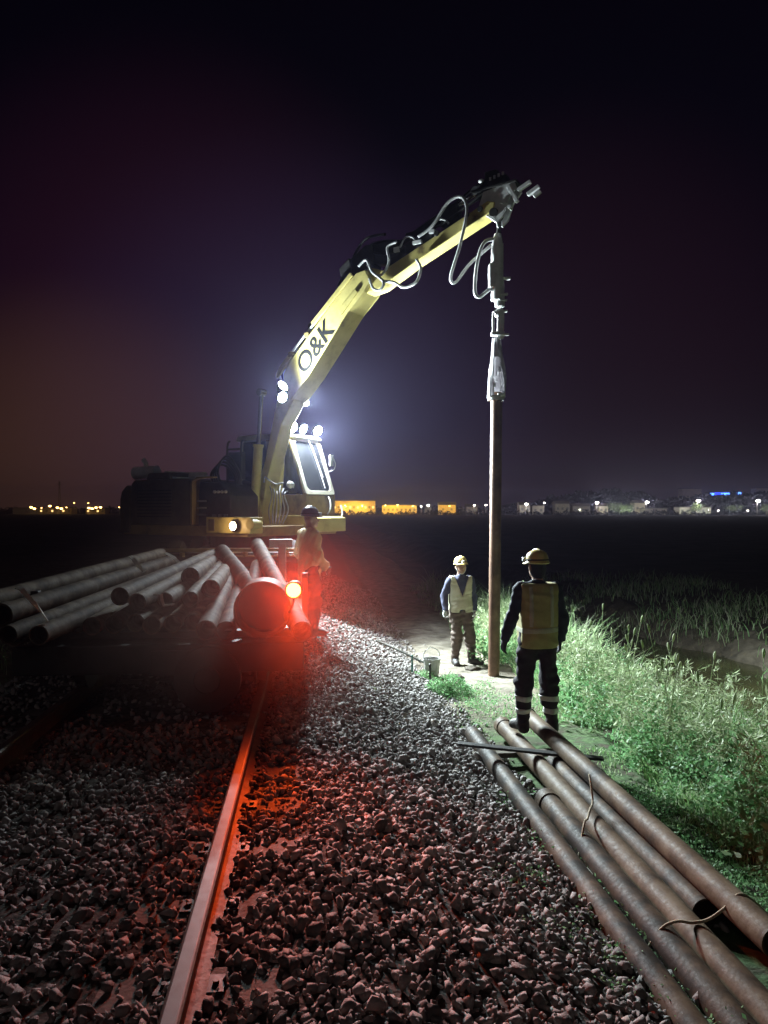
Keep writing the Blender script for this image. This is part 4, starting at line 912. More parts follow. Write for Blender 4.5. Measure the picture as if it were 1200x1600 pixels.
def nets(ax,D,name,mat,parent,smooth_it=2):
    n=D.shape; s=D<0
    if not s.any(): return None
    c=np.zeros([n[0]-1,n[1]-1,n[2]-1],np.int8)
    for i in (0,1):
        for j in (0,1):
            for k in (0,1): c+=s[i:n[0]-1+i,j:n[1]-1+j,k:n[2]-1+k]
    act=(c>0)&(c<8); idx=-np.ones(act.shape,np.int64); ids=np.argwhere(act); idx[act]=np.arange(len(ids))
    P=np.zeros((len(ids),3)); cnt=np.zeros(len(ids))
    cor=[(i,j,k) for i in (0,1) for j in (0,1) for k in (0,1)]
    for a in range(8):
        for b in range(a+1,8):
            df=np.abs(np.subtract(cor[a],cor[b]))
            if df.sum()!=1: continue
            va=D[ids[:,0]+cor[a][0],ids[:,1]+cor[a][1],ids[:,2]+cor[a][2]]; vb=D[ids[:,0]+cor[b][0],ids[:,1]+cor[b][1],ids[:,2]+cor[b][2]]
            m=(va<0)!=(vb<0); t=np.where(m,va/(va-vb+1e-12),0)
            p=np.array(cor[a])[None]+(np.array(cor[b])-np.array(cor[a]))[None]*t[:,None]; P+=p*m[:,None]; cnt+=m
    P=(ids+P/cnt[:,None]); res=ax[0][1]-ax[0][0]; P=P*res+np.array([ax[0][0],ax[1][0],ax[2][0]])
    Q=[]
    for d in range(3):
        e=[slice(None)]*3; f=[slice(None)]*3; e[d]=slice(0,n[d]-1); f[d]=slice(1,n[d]); x=s[tuple(e)]!=s[tuple(f)]; E=np.argwhere(x); o=[i for i in range(3) if i!=d]
        ok=(E[:,o[0]]>0)&(E[:,o[1]]>0)&(E[:,o[0]]<n[o[0]]-1)&(E[:,o[1]]<n[o[1]]-1); E=E[ok]
        def g(da,db):
            q=E.copy(); q[:,o[0]]-=da; q[:,o[1]]-=db; return idx[q[:,0],q[:,1],q[:,2]]
        quad=np.stack([g(1,1),g(0,1),g(0,0),g(1,0)],-1); fl=s[E[:,0],E[:,1],E[:,2]]
        if d==1: fl=~fl
        quad[~fl]=quad[~fl][:,::-1]; Q.append(quad)
    Q=np.concatenate(Q); Q=Q[(Q>=0).all(1)]
    for _ in range(smooth_it):   # relax the lattice
        acc=np.zeros_like(P); num=np.zeros(len(P))
        for a in range(4):
            for b in ((a+1)%4,(a+3)%4): np.add.at(acc,Q[:,a],P[Q[:,b]]); np.add.at(num,Q[:,a],1)
        P=P*.5+.5*acc/np.maximum(num,1)[:,None]
    me=bpy.data.meshes.new(name); me.from_pydata(P.tolist(),[],Q.tolist()); me.update()
    return link(name,me,mat,parent,0,9)
def wrinkle(ax,D,amp,fr,seed):
    r=np.random.default_rng(seed); X,Y,Zz=np.meshgrid(*ax,indexing='ij'); w=np.zeros(D.shape)
    for i in range(5):
        k=r.normal(size=3)*np.array([1,1,1.5])*fr; w+=np.sin(X*k[0]+Y*k[1]+Zz*k[2]+r.uniform(0,6))
    return D+amp*w/2.2
def rz(v,a,c=(0,0)):
    x,y=v[0]-c[0],v[1]-c[1]; return (c[0]+x*math.cos(a)-y*math.sin(a),c[1]+x*math.sin(a)+y*math.cos(a),v[2])
def person(loc,rot,label,J,fit,head_yaw=0,scale=1.0,seed=1):
    o=empty('person',loc,rot,label,'person'); o.scale=(scale,)*3
    lo=(-.55,-.42,-.02); hi=(.55,.42,1.84); sh=1.40
    hipR,hipL=(.09,0,.92),(-.09,0,.92)
    torso=[('ell',(0,.0,1.27),(.172,.112,.22)),('ell',(0,.005,1.02),(.152,.108,.15)),('ell',(0,0,1.13),(.148,.104,.2)),('cap',(-.15,0,sh),(.15,0,sh),.062,.062)]
    legs=[]; feet=[]; arms=[]; hands=[]
    for s,h in (('R',hipR),('L',hipL)):
        k,a,t=J['knee'+s],J['ank'+s],J['toe'+s]
        legs+= [('cap',h,k,.088,.06),('cap',k,a,.06,.043)]; mid=[(k[i]*.7+a[i]*.3) for i in range(3)]; mid[1]-=.02; legs.append(('ell',tuple(mid),(.055,.06,.11)))
        feet+= [('cap',(a[0],a[1],max(a[2]-.02,.05)),(t[0],t[1],.04),.05,.038),('cap',(a[0],a[1]-.04,.045),(a[0],a[1],.06),.042,.042)]
    for s,sx in (('R',1),('L',-1)):
        S0=(sx*.175,0,sh); e,wv=J['elb'+s],J['wri'+s]
        arms+= [('cap',S0,e,.054,.043),('cap',e,wv,.043,.031)]
        d=(Vector(wv)-Vector(e)).normalized(); pn=Vector(J.get('palm'+s,(-sx,0,0))); pn=(pn-d*pn.dot(d)).normalized(); sd=d.cross(pn)*(sx)
        wv=Vector(wv); curl=J.get('curl'+s,.5)
        for i,(off,ln) in enumerate(((.034,.066),(.012,.076),(-.011,.07),(-.033,.056))):
            kn=wv+d*.088+sd*off; hands.append(('cap',tuple(wv+sd*off*.6+d*.01),tuple(kn),.017,.0125,.012))
            d1=(d*math.cos(curl)+pn*math.sin(curl)); d2=(d*math.cos(curl*2.1)+pn*math.sin(curl*2.1)); m=kn+d1*ln*.55; tp=m+d2*ln*.5
            hands+= [('cap',tuple(kn),tuple(m),.0108,.0098,.003),('cap',tuple(m),tuple(tp),.0098,.0082,.003)]
        tb=wv+d*.03+sd*.03; tm=tb+(d*.6+sd*.75+pn*.25).normalized()*.042; tt=tm+(d*.85+sd*.3+pn*.45).normalized()*.034
        hands+= [('cap',tuple(tb),tuple(tm),.015,.012,.01),('cap',tuple(tm),tuple(tt),.012,.0095,.004)]
    hc=J.get('head',(0,.02,0)); 
    def hd(v): q=rz(v,head_yaw); return (q[0]+hc[0],q[1]+hc[1],q[2]+hc[2])
    head=[('ell',hd((0,.0,1.645)),(.078,.092,.108)),('ell',hd((0,.038,1.575)),(.056,.058,.062)),('cap',hd((0,.088,1.64)),hd((0,.112,1.603)),.011,.016,.012),('cap',hd((-.03,.078,1.662)),hd((.03,.078,1.662)),.012,.012,.012),
          ('ell',hd((.08,-.005,1.625)),(.014,.024,.032)),('ell',hd((-.08,-.005,1.625)),(.014,.024,.032)),('cap',hd((-.018,.092,1.566)),hd((.018,.092,1.566)),.009,.009,.008),('cap',hd((0,.085,1.535)),hd((0,.08,1.53)),.016,.016,.012)]
    neck=[('cap',(0,-.01,1.40),hd((0,-.01,1.56)),.056,.05)]
    ax,D=field(torso+legs+feet+arms+neck+head+hands,lo,hi,.0085)
    body=nets(ax,D,'body',[M['skin'],M[fit.get('glove','skin')]],o,1)
    me=body.data; n=len(me.polygons); cen=np.zeros(n*3); me.polygons.foreach_get('center',cen); cen=cen.reshape(-1,3); mi=np.zeros(n,np.int32)
    for s in ('R','L'):
        wv=np.array(J['wri'+s]); e=np.array(J['elb'+s]); dd=(wv-e)/np.linalg.norm(wv-e); q=cen-wv; t=q@dd; mi[(t>-.03)&(np.linalg.norm(q,axis=1)<.24)&(np.abs(cen[:,0])>.12)&(cen[:,2]>.45)]=1
    me.polygons.foreach_set('material_index',mi)
    def infl(ps,a,b=None):
        r=[]
        for p in ps:
            if p[0]=='cap': r.append(('cap',p[1],p[2],p[3]+a,p[4]+a))
            else: r.append(('ell',p[1],tuple(q+a for q in p[2])))
        return r
    G=lambda ax: np.meshgrid(*ax,indexing='ij')
    # trousers
    ax,D=field(infl(legs,.022)+infl(torso[1:2],.014),lo,hi,.012,.05); D=wrinkle(ax,D,.011,26,seed); X,Y,Zz=G(ax); D=np.maximum(D,np.maximum(Zz-1.0,.075-Zz)); tro=nets(ax,D,'trousers',M[fit['trousers']],o)
    if fit.get('calf_bands'):
        for s in ('R','L'):
            for z in fit['calf_bands']:
                ll=legs[:3] if s=='R' else legs[3:]
                ax,D=field(infl(ll,.029),lo,hi,.010,.05); D=wrinkle(ax,D,.011,26,seed); X,Y,Zz=G(ax); D=np.maximum(D,np.abs(Zz-z)-.026); nets(ax,D,'reflective_band',M['band'],tro,0)
    # boots
    ax,D=field(infl(feet,.014)+[('cap',(J['ank'+s][0],J['ank'+s][1],.06),(J['ank'+s][0],J['ank'+s][1],.2),.056,.058) for s in 'RL'],lo,hi,.010,.02); X,Y,Zz=G(ax); D=np.maximum(D,np.maximum(Zz-.19,.0-Zz)); nets(ax,D,'boots',M[fit.get('boots','boot')],o)
    # jacket with sleeves
    hem=fit.get('hem',.90); ins=fit.get('loose',.016)
    ax,D=field(infl(torso,ins)+([('cap',(0,0,hem+.08),(0,0,1.1),.125+ins,.12+ins)] if hem<.9 else [])+[('cap',(0,-.012,1.42),hd((0,-.012,1.50)),.068,.064)],lo,hi,.012,.04); X,Y,Zz=G(ax); D=np.maximum(D,np.maximum(hem-Zz,Zz-1.50))
    ax,D2=field(infl(arms,ins+.002),lo,hi,.012,.03); D=smin(D,D2,.035)
    for s in 'RL':
        wv=np.array(J['wri'+s]); e=np.array(J['elb'+s]); dd=(wv-e)/np.linalg.norm(wv-e)
        t=(X-wv[0])*dd[0]+(Y-wv[1])*dd[1]+(Zz-wv[2])*dd[2]; far=np.sqrt((X-wv[0])**2+(Y-wv[1])**2+(Zz-wv[2])**2)<.2; sidek=(X>.1) if s=='R' else (X<-.1)
        D=np.where(far&sidek,np.maximum(D,t-.0),D)
    D=wrinkle(ax,D,fit.get('wr',.006),24,seed+3); jk=nets(ax,D,'jacket',M[fit['jacket']],o)
    if fit.get('cuff'):
        s=fit['cuff']; wv=np.array(J['wri'+s]); e=np.array(J['elb'+s]); a=wv+(e-wv)*.12; b=wv+(e-wv)*.42
        ax,D=field([('cap',tuple(a),tuple(b),.058,.062)],lo,hi,.011,.02); nets(ax,D,'reflective_cuff',M['band'],jk)
    if fit.get('vest'):
        va=fit.get('vest_in',.034); z0=fit.get('vest_hem',.86)
        pv=infl(torso,va)+[('cap',(-.04,0,z0+.06),(.04,0,z0+.06),.125+va,.125+va),('cap',(-.05,0,1.0),(.05,0,1.15),.11+va,.10+va)]
        ax,D=field(pv,lo,hi,.011,.05); D=wrinkle(ax,D,.006,24,seed+5); X,Y,Zz=G(ax)
        D=np.maximum(D,np.maximum(z0-Zz,Zz-1.475)); D=np.maximum(D,np.abs(X)-.185); D=np.maximum(D,.075-np.sqrt(X**2+(Y+.01)**2)-np.clip(1.43-Zz,0,9)*3)
        if fit['vest']=='open':
            D=np.where(Y>0,np.maximum(D,np.clip((Zz-1.14)*.36,0,1)-np.abs(X)),D); D=np.where((Y>0)&(Zz<.93),np.maximum(D,(.055-np.hypot(np.abs(X),(Zz-z0)*.7))),D)
        ve=nets(ax,D,'vest',M[fit['vest_mat']],o)
        for z in fit.get('vest_bands',[]):
            ax,D=field(infl(pv,.006),lo,hi,.011,.05); D=wrinkle(ax,D,.006,24,seed+5); X,Y,Zz=G(ax); D=np.maximum(D,np.maximum(np.abs(Zz-z-.02*X)-.027,np.abs(X)-.187)); nets(ax,D,'reflective_band',M[fit['band_mat']],ve,0)
        for x0 in fit.get('vest_stripes',[]):
            ax,D=field(infl(pv,.005),lo,hi,.011,.05); D=wrinkle(ax,D,.006,24,seed+5); X,Y,Zz=G(ax); D=np.maximum(D,np.maximum(np.maximum(np.abs(X-x0)-.022,Zz-1.45),1.05-Zz)); nets(ax,D,'reflective_band',M[fit['band_mat']],ve,0)
    if fit.get('hair'):
        ax,D=field(infl(head[:2],.012)+[('ell',hd((0,-.03,1.58)),(.07,.062,.08))],lo,hi,.009,.02); X,Y,Zz=G(ax); c0=hd((0,0,1.6)); f=(X-c0[0])*(-math.sin(head_yaw))+(Y-c0[1])*math.cos(head_yaw)
        D=np.maximum(D,np.maximum(f-.012,np.maximum(Zz-1.70,1.50-Zz))); nets(ax,D,'hair',M['navy'],body,1)
    # helmet
    A=Matrix.Translation(hd((0,-.005,1.675)))@Matrix.Rotation(head_yaw,4,'Z')@Matrix.Rotation(fit.get('tilt',-.08),4,'X')@Matrix.Diagonal((1,1.18,1,1))
    prof=[(.118,-.004),(.116,.006),(.108,.012),(.106,.03),(.100,.065),(.084,.096),(.056,.117),(.026,.125),(.001,.127)]
    mb=MB(); mb.lathe([(.108,-.012)]+prof,A,32)
    vs=[];n=13
    for i in range(n):
        a=math.radians(25+130*i/(n-1)); k=math.sin(PI*i/(n-1)); 
        for r,z in ((.104,.012),(.112+.05*k,-.012),(.112+.05*k,-.018),(.104,.002)): vs.append(A@Vector((r*math.cos(a),r*math.sin(a),z)))
    mb.add(vs,[(i*4+j,i*4+(j+1)%4,(i+1)*4+(j+1)%4,(i+1)*4+j) for i in range(n-1) for j in range(4)])
    hel=mb.build('helmet',M[fit['helmet']],o,0,.9)
    mb=MB()
    mb.tube([A@Vector((0,.10*math.cos(a)*1.0,.03+.1*math.sin(a))) for a in np.linspace(.1,PI-.1,9)],.010,6,3)
    mb.build('ridge',M[fit['helmet']],hel,0,9)
    MB().tube([A@Vector((.109*math.cos(a),.109*math.sin(a),.028)) for a in np.linspace(0,2*PI,17)[:-1]],.0075,6,2,True).build('head_strap',M['darkpants'],hel,0,9)
    if fit.get('headlamp'):
        a=fit['headlamp']; MB().box(A@Vector((.118*math.cos(a),.118*math.sin(a),.03)),(.045,.04,.04)).build('headlamp',M['pale'],hel,.006)
    for s in (-1,1): MB().ell(hd((s*.031,.078,1.64)),(.011,.008,.007),10,6).build('eye',M['eye'],body,0,9)
    MB().ell(hd((0,.100,1.566)),(.022,.006,.006),10,6).build('mouth',M['lip'],body,0,9)
    if fit.get('chin_strap'): MB().tube([hd((.085,.0,1.67)),hd((.074,.03,1.57)),hd((0,.06,1.51)),hd((-.074,.03,1.57)),hd((-.085,0,1.67))],.007,6,5).build('chin_strap',M['pale'],hel,0,9)
    return o
# worker standing on the pipes, back to us
p=W(840,1143,7.28); 
JA=dict(kneeR=(.115,.02,.50),ankR=(.14,-.02,.10),toeR=(.19,.13,.05),kneeL=(-.125,.03,.50),ankL=(-.15,0,.10),toeL=(-.2,.14,.05),
        elbR=(.235,-.05,1.13),wriR=(.235,.02,.90),elbL=(-.275,-.03,1.13),wriL=(-.315,.05,.90),palmL=(1,.3,0),curlL=.45,curlR=.5)
person((p.x,p.y,-.462),.10,'person in a yellow vest standing on the ground pipes, back turned, in banded dark trousers',JA,
  dict(trousers='darkpants',jacket='navy',vest='closed',vest_mat='vest',vest_bands=[1.02],vest_stripes=[-.1,.1],band_mat='vest_grey',helmet='helmet',glove='glove',calf_bands=[.335,.21],hair=True,headlamp=2.4,vest_hem=.84,vest_in=.046,tilt=-.02,wr=.009,hem=.88),head_yaw=.25,scale=.985,seed=4)
# worker facing us by the bucket
p=W(719,1038,12.35)
JB=dict(kneeR=(.15,.03,.50),ankR=(.19,.0,.10),toeR=(.30,.10,.05),kneeL=(-.07,.06,.50),ankL=(-.075,.0,.10),toeL=(-.09,.16,.05),
        elbR=(.25,-.03,1.13),wriR=(.25,.07,.91),elbL=(-.24,-.05,1.13),wriL=(-.25,.02,.89),palmL=(.4,.9,0),curlL=.9,curlR=.6)
# mirrored: seen from the front his own right is on our left
JB=dict(kneeL=(-.16,.03,.50),ankL=(-.20,0,.10),toeL=(-.33,.10,.05),kneeR=(.07,.06,.50),ankR=(.085,0,.10),toeR=(.10,.16,.05),
        elbL=(-.235,-.03,1.13),wriL=(-.225,.06,.89),elbR=(.265,-.03,1.13),wriR=(.275,.06,.90),palmR=(-.5,.9,0),curlR=.9,curlL=.5,head=(0,.03,0))
person((p.x,p.y,th(p.x,p.y)-.005),PI+.18,'person in an open pale vest and brown trousers facing the camera beside the upright pipe',JB,
  dict(trousers='brown',jacket='blue',vest='open',vest_mat='vest_grey',helmet='helmet',glove='whiteglove',vest_hem=.88,vest_in=.042,tilt=.10,headlamp=1.57,chin_strap=True,wr=.009,boots='boot'),head_yaw=.05,scale=1.0,seed=9)
# worker in the long jacket by the trailer
p=W(482,985,10.9)
JC=dict(kneeR=(.11,.05,.50),ankR=(.12,.0,.10),toeR=(.14,.15,.05),kneeL=(-.10,.02,.50),ankL=(-.11,-.05,.10),toeL=(-.13,.10,.05),
        elbR=(.215,.02,1.13),wriR=(.16,.18,.95),elbL=(-.255,-.02,1.14),wriL=(-.25,.12,.93),palmL=(.9,0,.2),curlL=.7,curlR=.7)
person((p.x+.01,p.y,-.14),-1.0,'person in a long hi-vis jacket and dark helmet walking beside the loaded trailer',JC,
  dict(trousers='darkpants',jacket='jacket',helmet='helmet_dark',glove='glove',hem=.76,loose=.028,cuff='L',wr=.010,tilt=-.05,headlamp=1.57),head_yaw=-.35,scale=1.05,seed=15)

# ------------------------------------------------------------------ small things by the workers
p=W(675,1014,11.25); z0=th(p.x,p.y); bk=empty('bucket',(p.x,p.y,z0),.4,'white plastic bucket with a wire handle on the dirt beside the workers','bucket')
MB().lathe([(.001,.004),(.10,.0),(.128,.25),(.136,.25),(.136,.265),(.122,.265),(.096,.012),(.001,.012)],None,28).build('body',M['bucket'],bk,smooth=.6)
MB().lathe([(.001,.20),(.05,.22),(.1,.19),(.117,.18)],None,20).build('contents',M['concrete'],bk,smooth=9)
MB().tube([(-.134,0,.25),(-.12,.02,.36),(0,.03,.42),(.12,.02,.36),(.134,0,.25)],.006,6,6).build('handle',M['pale'],bk)
for px,py,d,h,mt,lb,cat in ((672,1056,10.5,.30,'dark','thin dark stake standing at the edge of the green weed','stake'),(644,1034,11.0,.26,'teal','short teal stake standing in the ballast toe','stake')):
    p=W(px,py,d); z=th(p.x,p.y); mb=MB(); mb.box((0,0,h/2-.05),(.028,.028,h+.1)); mb.lathe([(.02,h),(.016,h+.02),(.001,h+.028)],None,8); o=mb.build('stake',M[mt],None,.003); o.location=(p.x,p.y,z); tag(o,lb,cat)
a=W(588,988,12.8); b=W(672,1003,12.0); a.z=th(a.x,a.y)+.05; b.z=th(b.x,b.y)+.05
tag(MB().tube([a,a.lerp(b,.5)+Vector((0,0,.01)),b],.018,8,4).build('rod',M['wood_dark'],None,smooth=9),'long dark rod lying on the ground behind the bucket','rod')
for px,py,d,lb in ((712,1034,11.4,'dark clod on the dirt just left of the boots of the facing worker'),(738,1018,12.0,'dark clod between the feet of the facing worker')):
    p=W(px,py,d); bm=bmesh.new(); bmesh.ops.create_icosphere(bm,subdivisions=3,radius=1)
    for v in bm.verts: v.co=Vector((v.co.x*.12,v.co.y*.12,v.co.z*.05))*(1+.25*math.sin(v.co.x*5+px)*math.cos(v.co.y*6))
    me=bpy.data.meshes.new('clod'); bm.to_mesh(me); bm.free(); o=link('clod',me,surf('clod_soil',[(.3,(.05,.04,.03)),(.7,(.1,.08,.06))],.95,0,10,5,.4),None,0,9); o.location=(p.x,p.y,th(p.x,p.y)+.01); tag(o,lb,'clod')

# ------------------------------------------------------------------ the town across the marsh
GZ=-1.15
wallm={}
def wallmat(c):
    if c not in wallm: wallm[c]=surf('render_wall',[(.3,tuple(k*.8 for k in c)),(.7,c)],.9,0,.4,5,0,world=True)
    return wallm[c]
def building(px0,px1,yt,d,c,label,roof='flat',nw=5,lit=False,z0=GZ,depth=9,cat='building',name='building'):
    a=W(px0,yt,d); b=W(px1,yt,d); Wd=b.x-a.x; H=a.z-z0; o=empty(name,((a.x+b.x)/2,d,z0),0,label,cat)
    MB().box((0,depth/2,H/2),(Wd,depth,H)).build('wall',wallmat(c),o)
    if roof=='flat': MB().box((0,depth/2,H+.2),(Wd+.6,depth+.6,.4)).build('roof',M['concrete'],o)
    else: 
        mb=MB(); mb.add([(-Wd/2-.4,-.4,H),(Wd/2+.4,-.4,H),(Wd/2+.4,depth+.4,H),(-Wd/2-.4,depth+.4,H),(-Wd/2-.4,depth/2,H+1.8),(Wd/2+.4,depth/2,H+1.8)],[(0,1,5,4),(2,3,4,5),(0,4,3),(1,2,5),(0,3,2,1)]); mb.build('roof',M['bark'],o)
    for i in range(nw):
        x=-Wd/2+Wd*(i+.5)/nw; MB().box((x,-.03,H*.55),(min(1.3,Wd/nw*.5),.1,min(1.4,H*.3))).build('window',M['litwin' if lit and i%2==0 else 'glass'],o)
    return o
def lamp(px,py,d,col,pw,label,group=None,r=.42,mat=None,z0=GZ):
    p=W(px,py,d); o=empty('street_lamp',(p.x,p.y,z0),0,label,'street lamp',group); H=p.z-z0
    MB().cyl((0,0,0),(0,0,H),.09,.06,n=8).tube([(0,0,H-.1),(0,-.3,H+.25),(0,-.8,H+.3)],.05,6,4).build('pole',M['steel'],o)
    h=MB().box((0,-1.0,H+.30),(.5,.9,.16)).build('lamp_head',M['steel'],o)
    MB().ell((0,-1.1,H+.08),(r,r,r*.55),12,8).build('bulb',M[mat or ('amber' if col=='a' else 'white')],h)
    if pw: plight('town_light',(p.x,p.y-1.9,p.z-.5),pw,(1,.60,.10) if col=='a' else (1,.93,.82),.3)
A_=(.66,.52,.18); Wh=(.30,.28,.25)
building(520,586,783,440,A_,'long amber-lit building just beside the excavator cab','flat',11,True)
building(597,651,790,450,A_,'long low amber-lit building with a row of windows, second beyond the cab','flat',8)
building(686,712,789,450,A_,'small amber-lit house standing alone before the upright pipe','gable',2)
building(729,746,792,470,Wh,'dim pale house left of the upright pipe','gable',2)
building(664,674,793,470,Wh,'tiny grey shed under a white lamp between two amber buildings','gable',1)
building(812,828,789,450,Wh,'white house lit by a lamp just right of the upright pipe','gable',2)
building(832,850,791,455,Wh,'low pale shed right of the lamp-lit white house','flat',2)
building(868,890,787,460,Wh,'dim grey house below the wooded rise','gable',3)
building(895,922,791,460,Wh,'row of small dim houses left of the green lit tree','gable',4)
building(936,950,791,445,(.5,.45,.36),'small tan house under the lamp beside the green lit tree','gable',2)
building(992,1008,786,450,(.6,.55,.4),'cream house right of the green lit tree','gable',2)
building(1008,1042,795,430,Wh,'long dim grey shed right of the cream house','flat',4)
building(1062,1111,793,430,(.55,.55,.5),'pale roadside building with a flat roof under a bright lamp','flat',6)
building(1066,1096,764,600,(.60,.48,.38),'beige block on the rise above the roadside building','flat',5,z0=5)
bl=building(1108,1158,769,620,(.35,.37,.42),'dark block on the rise with bright blue light bands along its front','flat',0,z0=5)
for x0,x1,y,mt in ((1108,1116,772.2,'bluelamp2'),(1117,1126,771.5,'bluelamp'),(1127,1140,772,'bluelamp2'),(1141,1147,771.6,'bluelamp'),(1148,1158,771,'bluelamp2')):
    a=W(x0,y,619.6); b=W(x1,y,619.6); MB().box(((a.x+b.x)/2-bl.location.x,-.3,a.z-bl.location.z),(b.x-a.x,.3,1.7)).build('light_band',M[mt],bl)
building(1182,1206,763,600,(.5,.47,.52),'pale mauve block on the rise at the right edge','flat',4,z0=5)
AG='amber lamps on the skyline left of the excavator'
for px,py in ((50,793),(55,795),(66,794),(79,791),(91,793.5),(97,795),(105,793),(140,794),(145,795),(151,793.5),(158,793),(117,786),(139,786.5),(187,793)):
    lamp(px,py,470,'a',0,'tiny amber lamp glowing on the skyline left of the excavator',AG,r=.85 if py>790 and px not in(66,187,105) else .4)
building(20,60,794,500,Wh,'long dim roof line at the left edge of the skyline','flat',0)
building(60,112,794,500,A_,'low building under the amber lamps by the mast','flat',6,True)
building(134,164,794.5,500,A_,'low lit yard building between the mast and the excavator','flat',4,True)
lamp(539,790,436,'a',5200,'amber lamp before the long amber building by the cab')
lamp(566,790,436,'a',5200,'second amber lamp before the long amber building, farther from the cab')
lamp(602,790,444,'a',5200,'amber lamp at the near corner of the low windowed building'); lamp(621,789,444,'a',5200,'amber lamp over the middle of the low windowed building'); lamp(645,791,446,'a',1800,'amber lamp at the far corner of the low windowed building')
lamp(702,791,443,'a',5200,'amber lamp before the small house standing alone')
lamp(658,791.5,450,'w',500,'small white lamp right of the low windowed building'); lamp(669,790,452,'w',2000,'bright white lamp over the tiny grey shed',r=.8)
lamp(741,790,458,'w',1500,'white lamp before the dim pale house left of the upright pipe',r=.6); lamp(759,789.5,450,'w',800,'lone white lamp next left of the upright pipe',r=.6)
lamp(822,788,442,'w',4000,'bright white lamp at the white house right of the upright pipe',r=.9)
lamp(850,786,452,'w',700,'faint white lamp between the white house and the dim grey house',r=.5)
lamp(932,786,438,'w',5000,'star-bright white lamp left of the green lit tree',r=1.0)
lamp(1010,785,435,'w',4000,'bright white lamp right of the green lit tree',r=1.0)
lamp(1090,783,424,'w',5000,'brightest white lamp over the pale roadside building',r=1.1)
lamp(1183,783,420,'w',5000,'bright white lamp on a tall lit pole near the right edge',r=1.1)
lamp(1121,798,418,'w',300,'low bollard lamp right of the roadside building',r=.45); lamp(1167,798,418,'w',300,'low bollard lamp left of the tall lit pole',r=.45)
p=W(93,752,480); ms=empty('mast',(p.x,480,GZ),0,'slim dark lattice mast standing over the amber lamps','mast')
MB().beam((-.7,0,0),(-.2,0,p.z-GZ),.3,.3,(0,1,0)).beam((.7,0,0),(.2,0,p.z-GZ),.3,.3,(0,1,0)).build('legs',M['dark'],ms)
MB().box((0,0,p.z-GZ-2),(1.8,.5,.4)).box((0,0,p.z-GZ-.6),(1.3,.5,.3)).build('aerials',M['dark'],ms)
def tree(px,yt,yb,wpx,d,label,mat,trunk=.25):
    a=W(px,yt,d); z0=W(px,yb,d).z; z0=min(z0,GZ+.2) if d<500 else z0; H=a.z-z0; rx=wpx*d/F/2; o=empty('tree',(a.x,d,z0),0,label,'tree')
    MB().tube([(0,0,-.3),(.1,0,H*.3),(.0,0,H*.62)],lambda t:.28*(1-t)+.1,7,4).tube([(.05,0,H*.3),(.35*rx,0,H*.55)],.09,6,2).tube([(.05,0,H*.32),(-.4*rx,.2,H*.6)],.09,6,2).build('trunk',M['bark'],o)
    n=900; K=9; cc=np.stack([rng.normal(0,.45*rx,K),rng.normal(0,.4*rx,K),H*(trunk+.12)+rng.random(K)*H*(1-trunk)*.62],-1); k=rng.integers(0,K,n); q=cc[k]+rng.normal(0,1,(n,3))*np.array([rx*.26,rx*.26,H*.10])
    q[:,2]=np.minimum(q[:,2],H); dd=rng.normal(size=(n,3)); dd/=np.linalg.norm(dd,axis=1)[:,None]
    leaf_mesh('crown',leaves(q,dd,rng.uniform(.35,.8,n),rng.uniform(.5,.8,n)),mat,o)
tree(960,781,803,32,440,'big lit green tree beside the star-bright lamp',M['tree'],.2); tree(983,788,804,14,436,'small rounded bright green tree next right of the big lit tree',M['tree'],.25)
tree(972,789,805,16,432,'low bright green tree in front of the big lit tree',M['tree'],.2)
tree(1086,785,803,18,426,'lit tree close under the brightest lamp',M['tree'],.3); tree(1146,790,805,19,425,'lit umbrella-shaped tree with a leaning trunk right of the roadside building',M['tree'],.45); tree(1198,789,802,12,425,'lit tree cut by the right edge',M['tree'],.3)
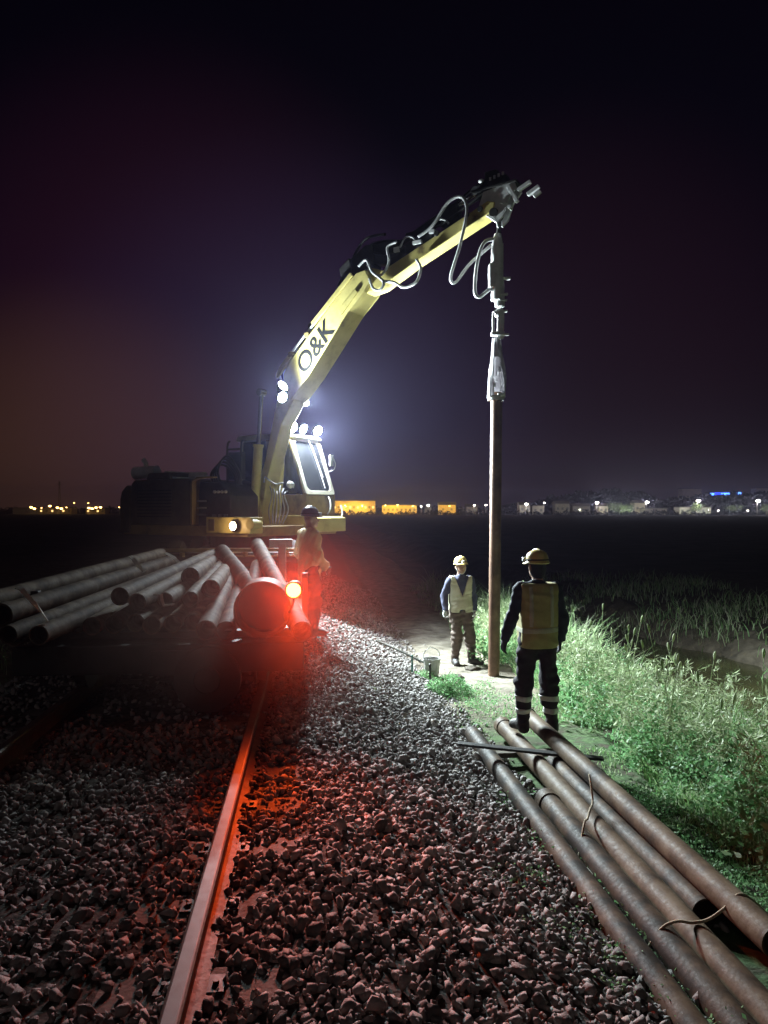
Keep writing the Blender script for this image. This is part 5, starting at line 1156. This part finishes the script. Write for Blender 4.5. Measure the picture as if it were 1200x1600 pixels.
for px,d,pw in ((958,424,4000),(983,426,4500),(1146,414,4500),(1197,415,2500),(1088,416,3000)): 
    q=W(px,796,d); plight('town_light',q,pw,(.95,1,.75),.4)  # extra lights added to brighten the trees, no lamps stand here
def treeline():
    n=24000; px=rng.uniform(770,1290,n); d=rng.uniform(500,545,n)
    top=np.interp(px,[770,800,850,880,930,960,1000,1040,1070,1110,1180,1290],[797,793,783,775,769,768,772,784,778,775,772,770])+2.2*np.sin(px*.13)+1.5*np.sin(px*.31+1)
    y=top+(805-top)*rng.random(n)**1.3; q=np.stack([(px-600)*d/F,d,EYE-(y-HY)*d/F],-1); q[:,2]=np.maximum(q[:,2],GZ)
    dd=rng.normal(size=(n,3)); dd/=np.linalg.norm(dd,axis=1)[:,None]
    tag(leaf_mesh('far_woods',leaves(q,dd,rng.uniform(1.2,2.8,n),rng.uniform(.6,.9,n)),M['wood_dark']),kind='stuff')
    n=7000; px=np.concatenate([rng.uniform(-80,260,n//2),rng.uniform(510,830,n//2)]); d=rng.uniform(505,540,n)
    top=794+1.6*np.sin(px*.21)+1.2*np.sin(px*.47); y=top+(804-top)*rng.random(n); q=np.stack([(px-600)*d/F,d,EYE-(y-HY)*d/F],-1)
    dd=rng.normal(size=(n,3)); dd/=np.linalg.norm(dd,axis=1)[:,None]
    tag(leaf_mesh('far_hedges',leaves(q,dd,rng.uniform(1.0,2.0,n),rng.uniform(.6,.9,n)),M['wood_dark']),kind='stuff')
treeline()
def near_hedges():
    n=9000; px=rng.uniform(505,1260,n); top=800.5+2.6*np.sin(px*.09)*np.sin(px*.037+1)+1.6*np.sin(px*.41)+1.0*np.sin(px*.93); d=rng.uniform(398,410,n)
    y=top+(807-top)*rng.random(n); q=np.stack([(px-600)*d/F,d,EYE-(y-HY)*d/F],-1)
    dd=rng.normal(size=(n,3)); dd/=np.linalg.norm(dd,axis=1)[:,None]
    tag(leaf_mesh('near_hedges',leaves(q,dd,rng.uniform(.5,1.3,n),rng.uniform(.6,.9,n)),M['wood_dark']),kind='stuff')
near_hedges()
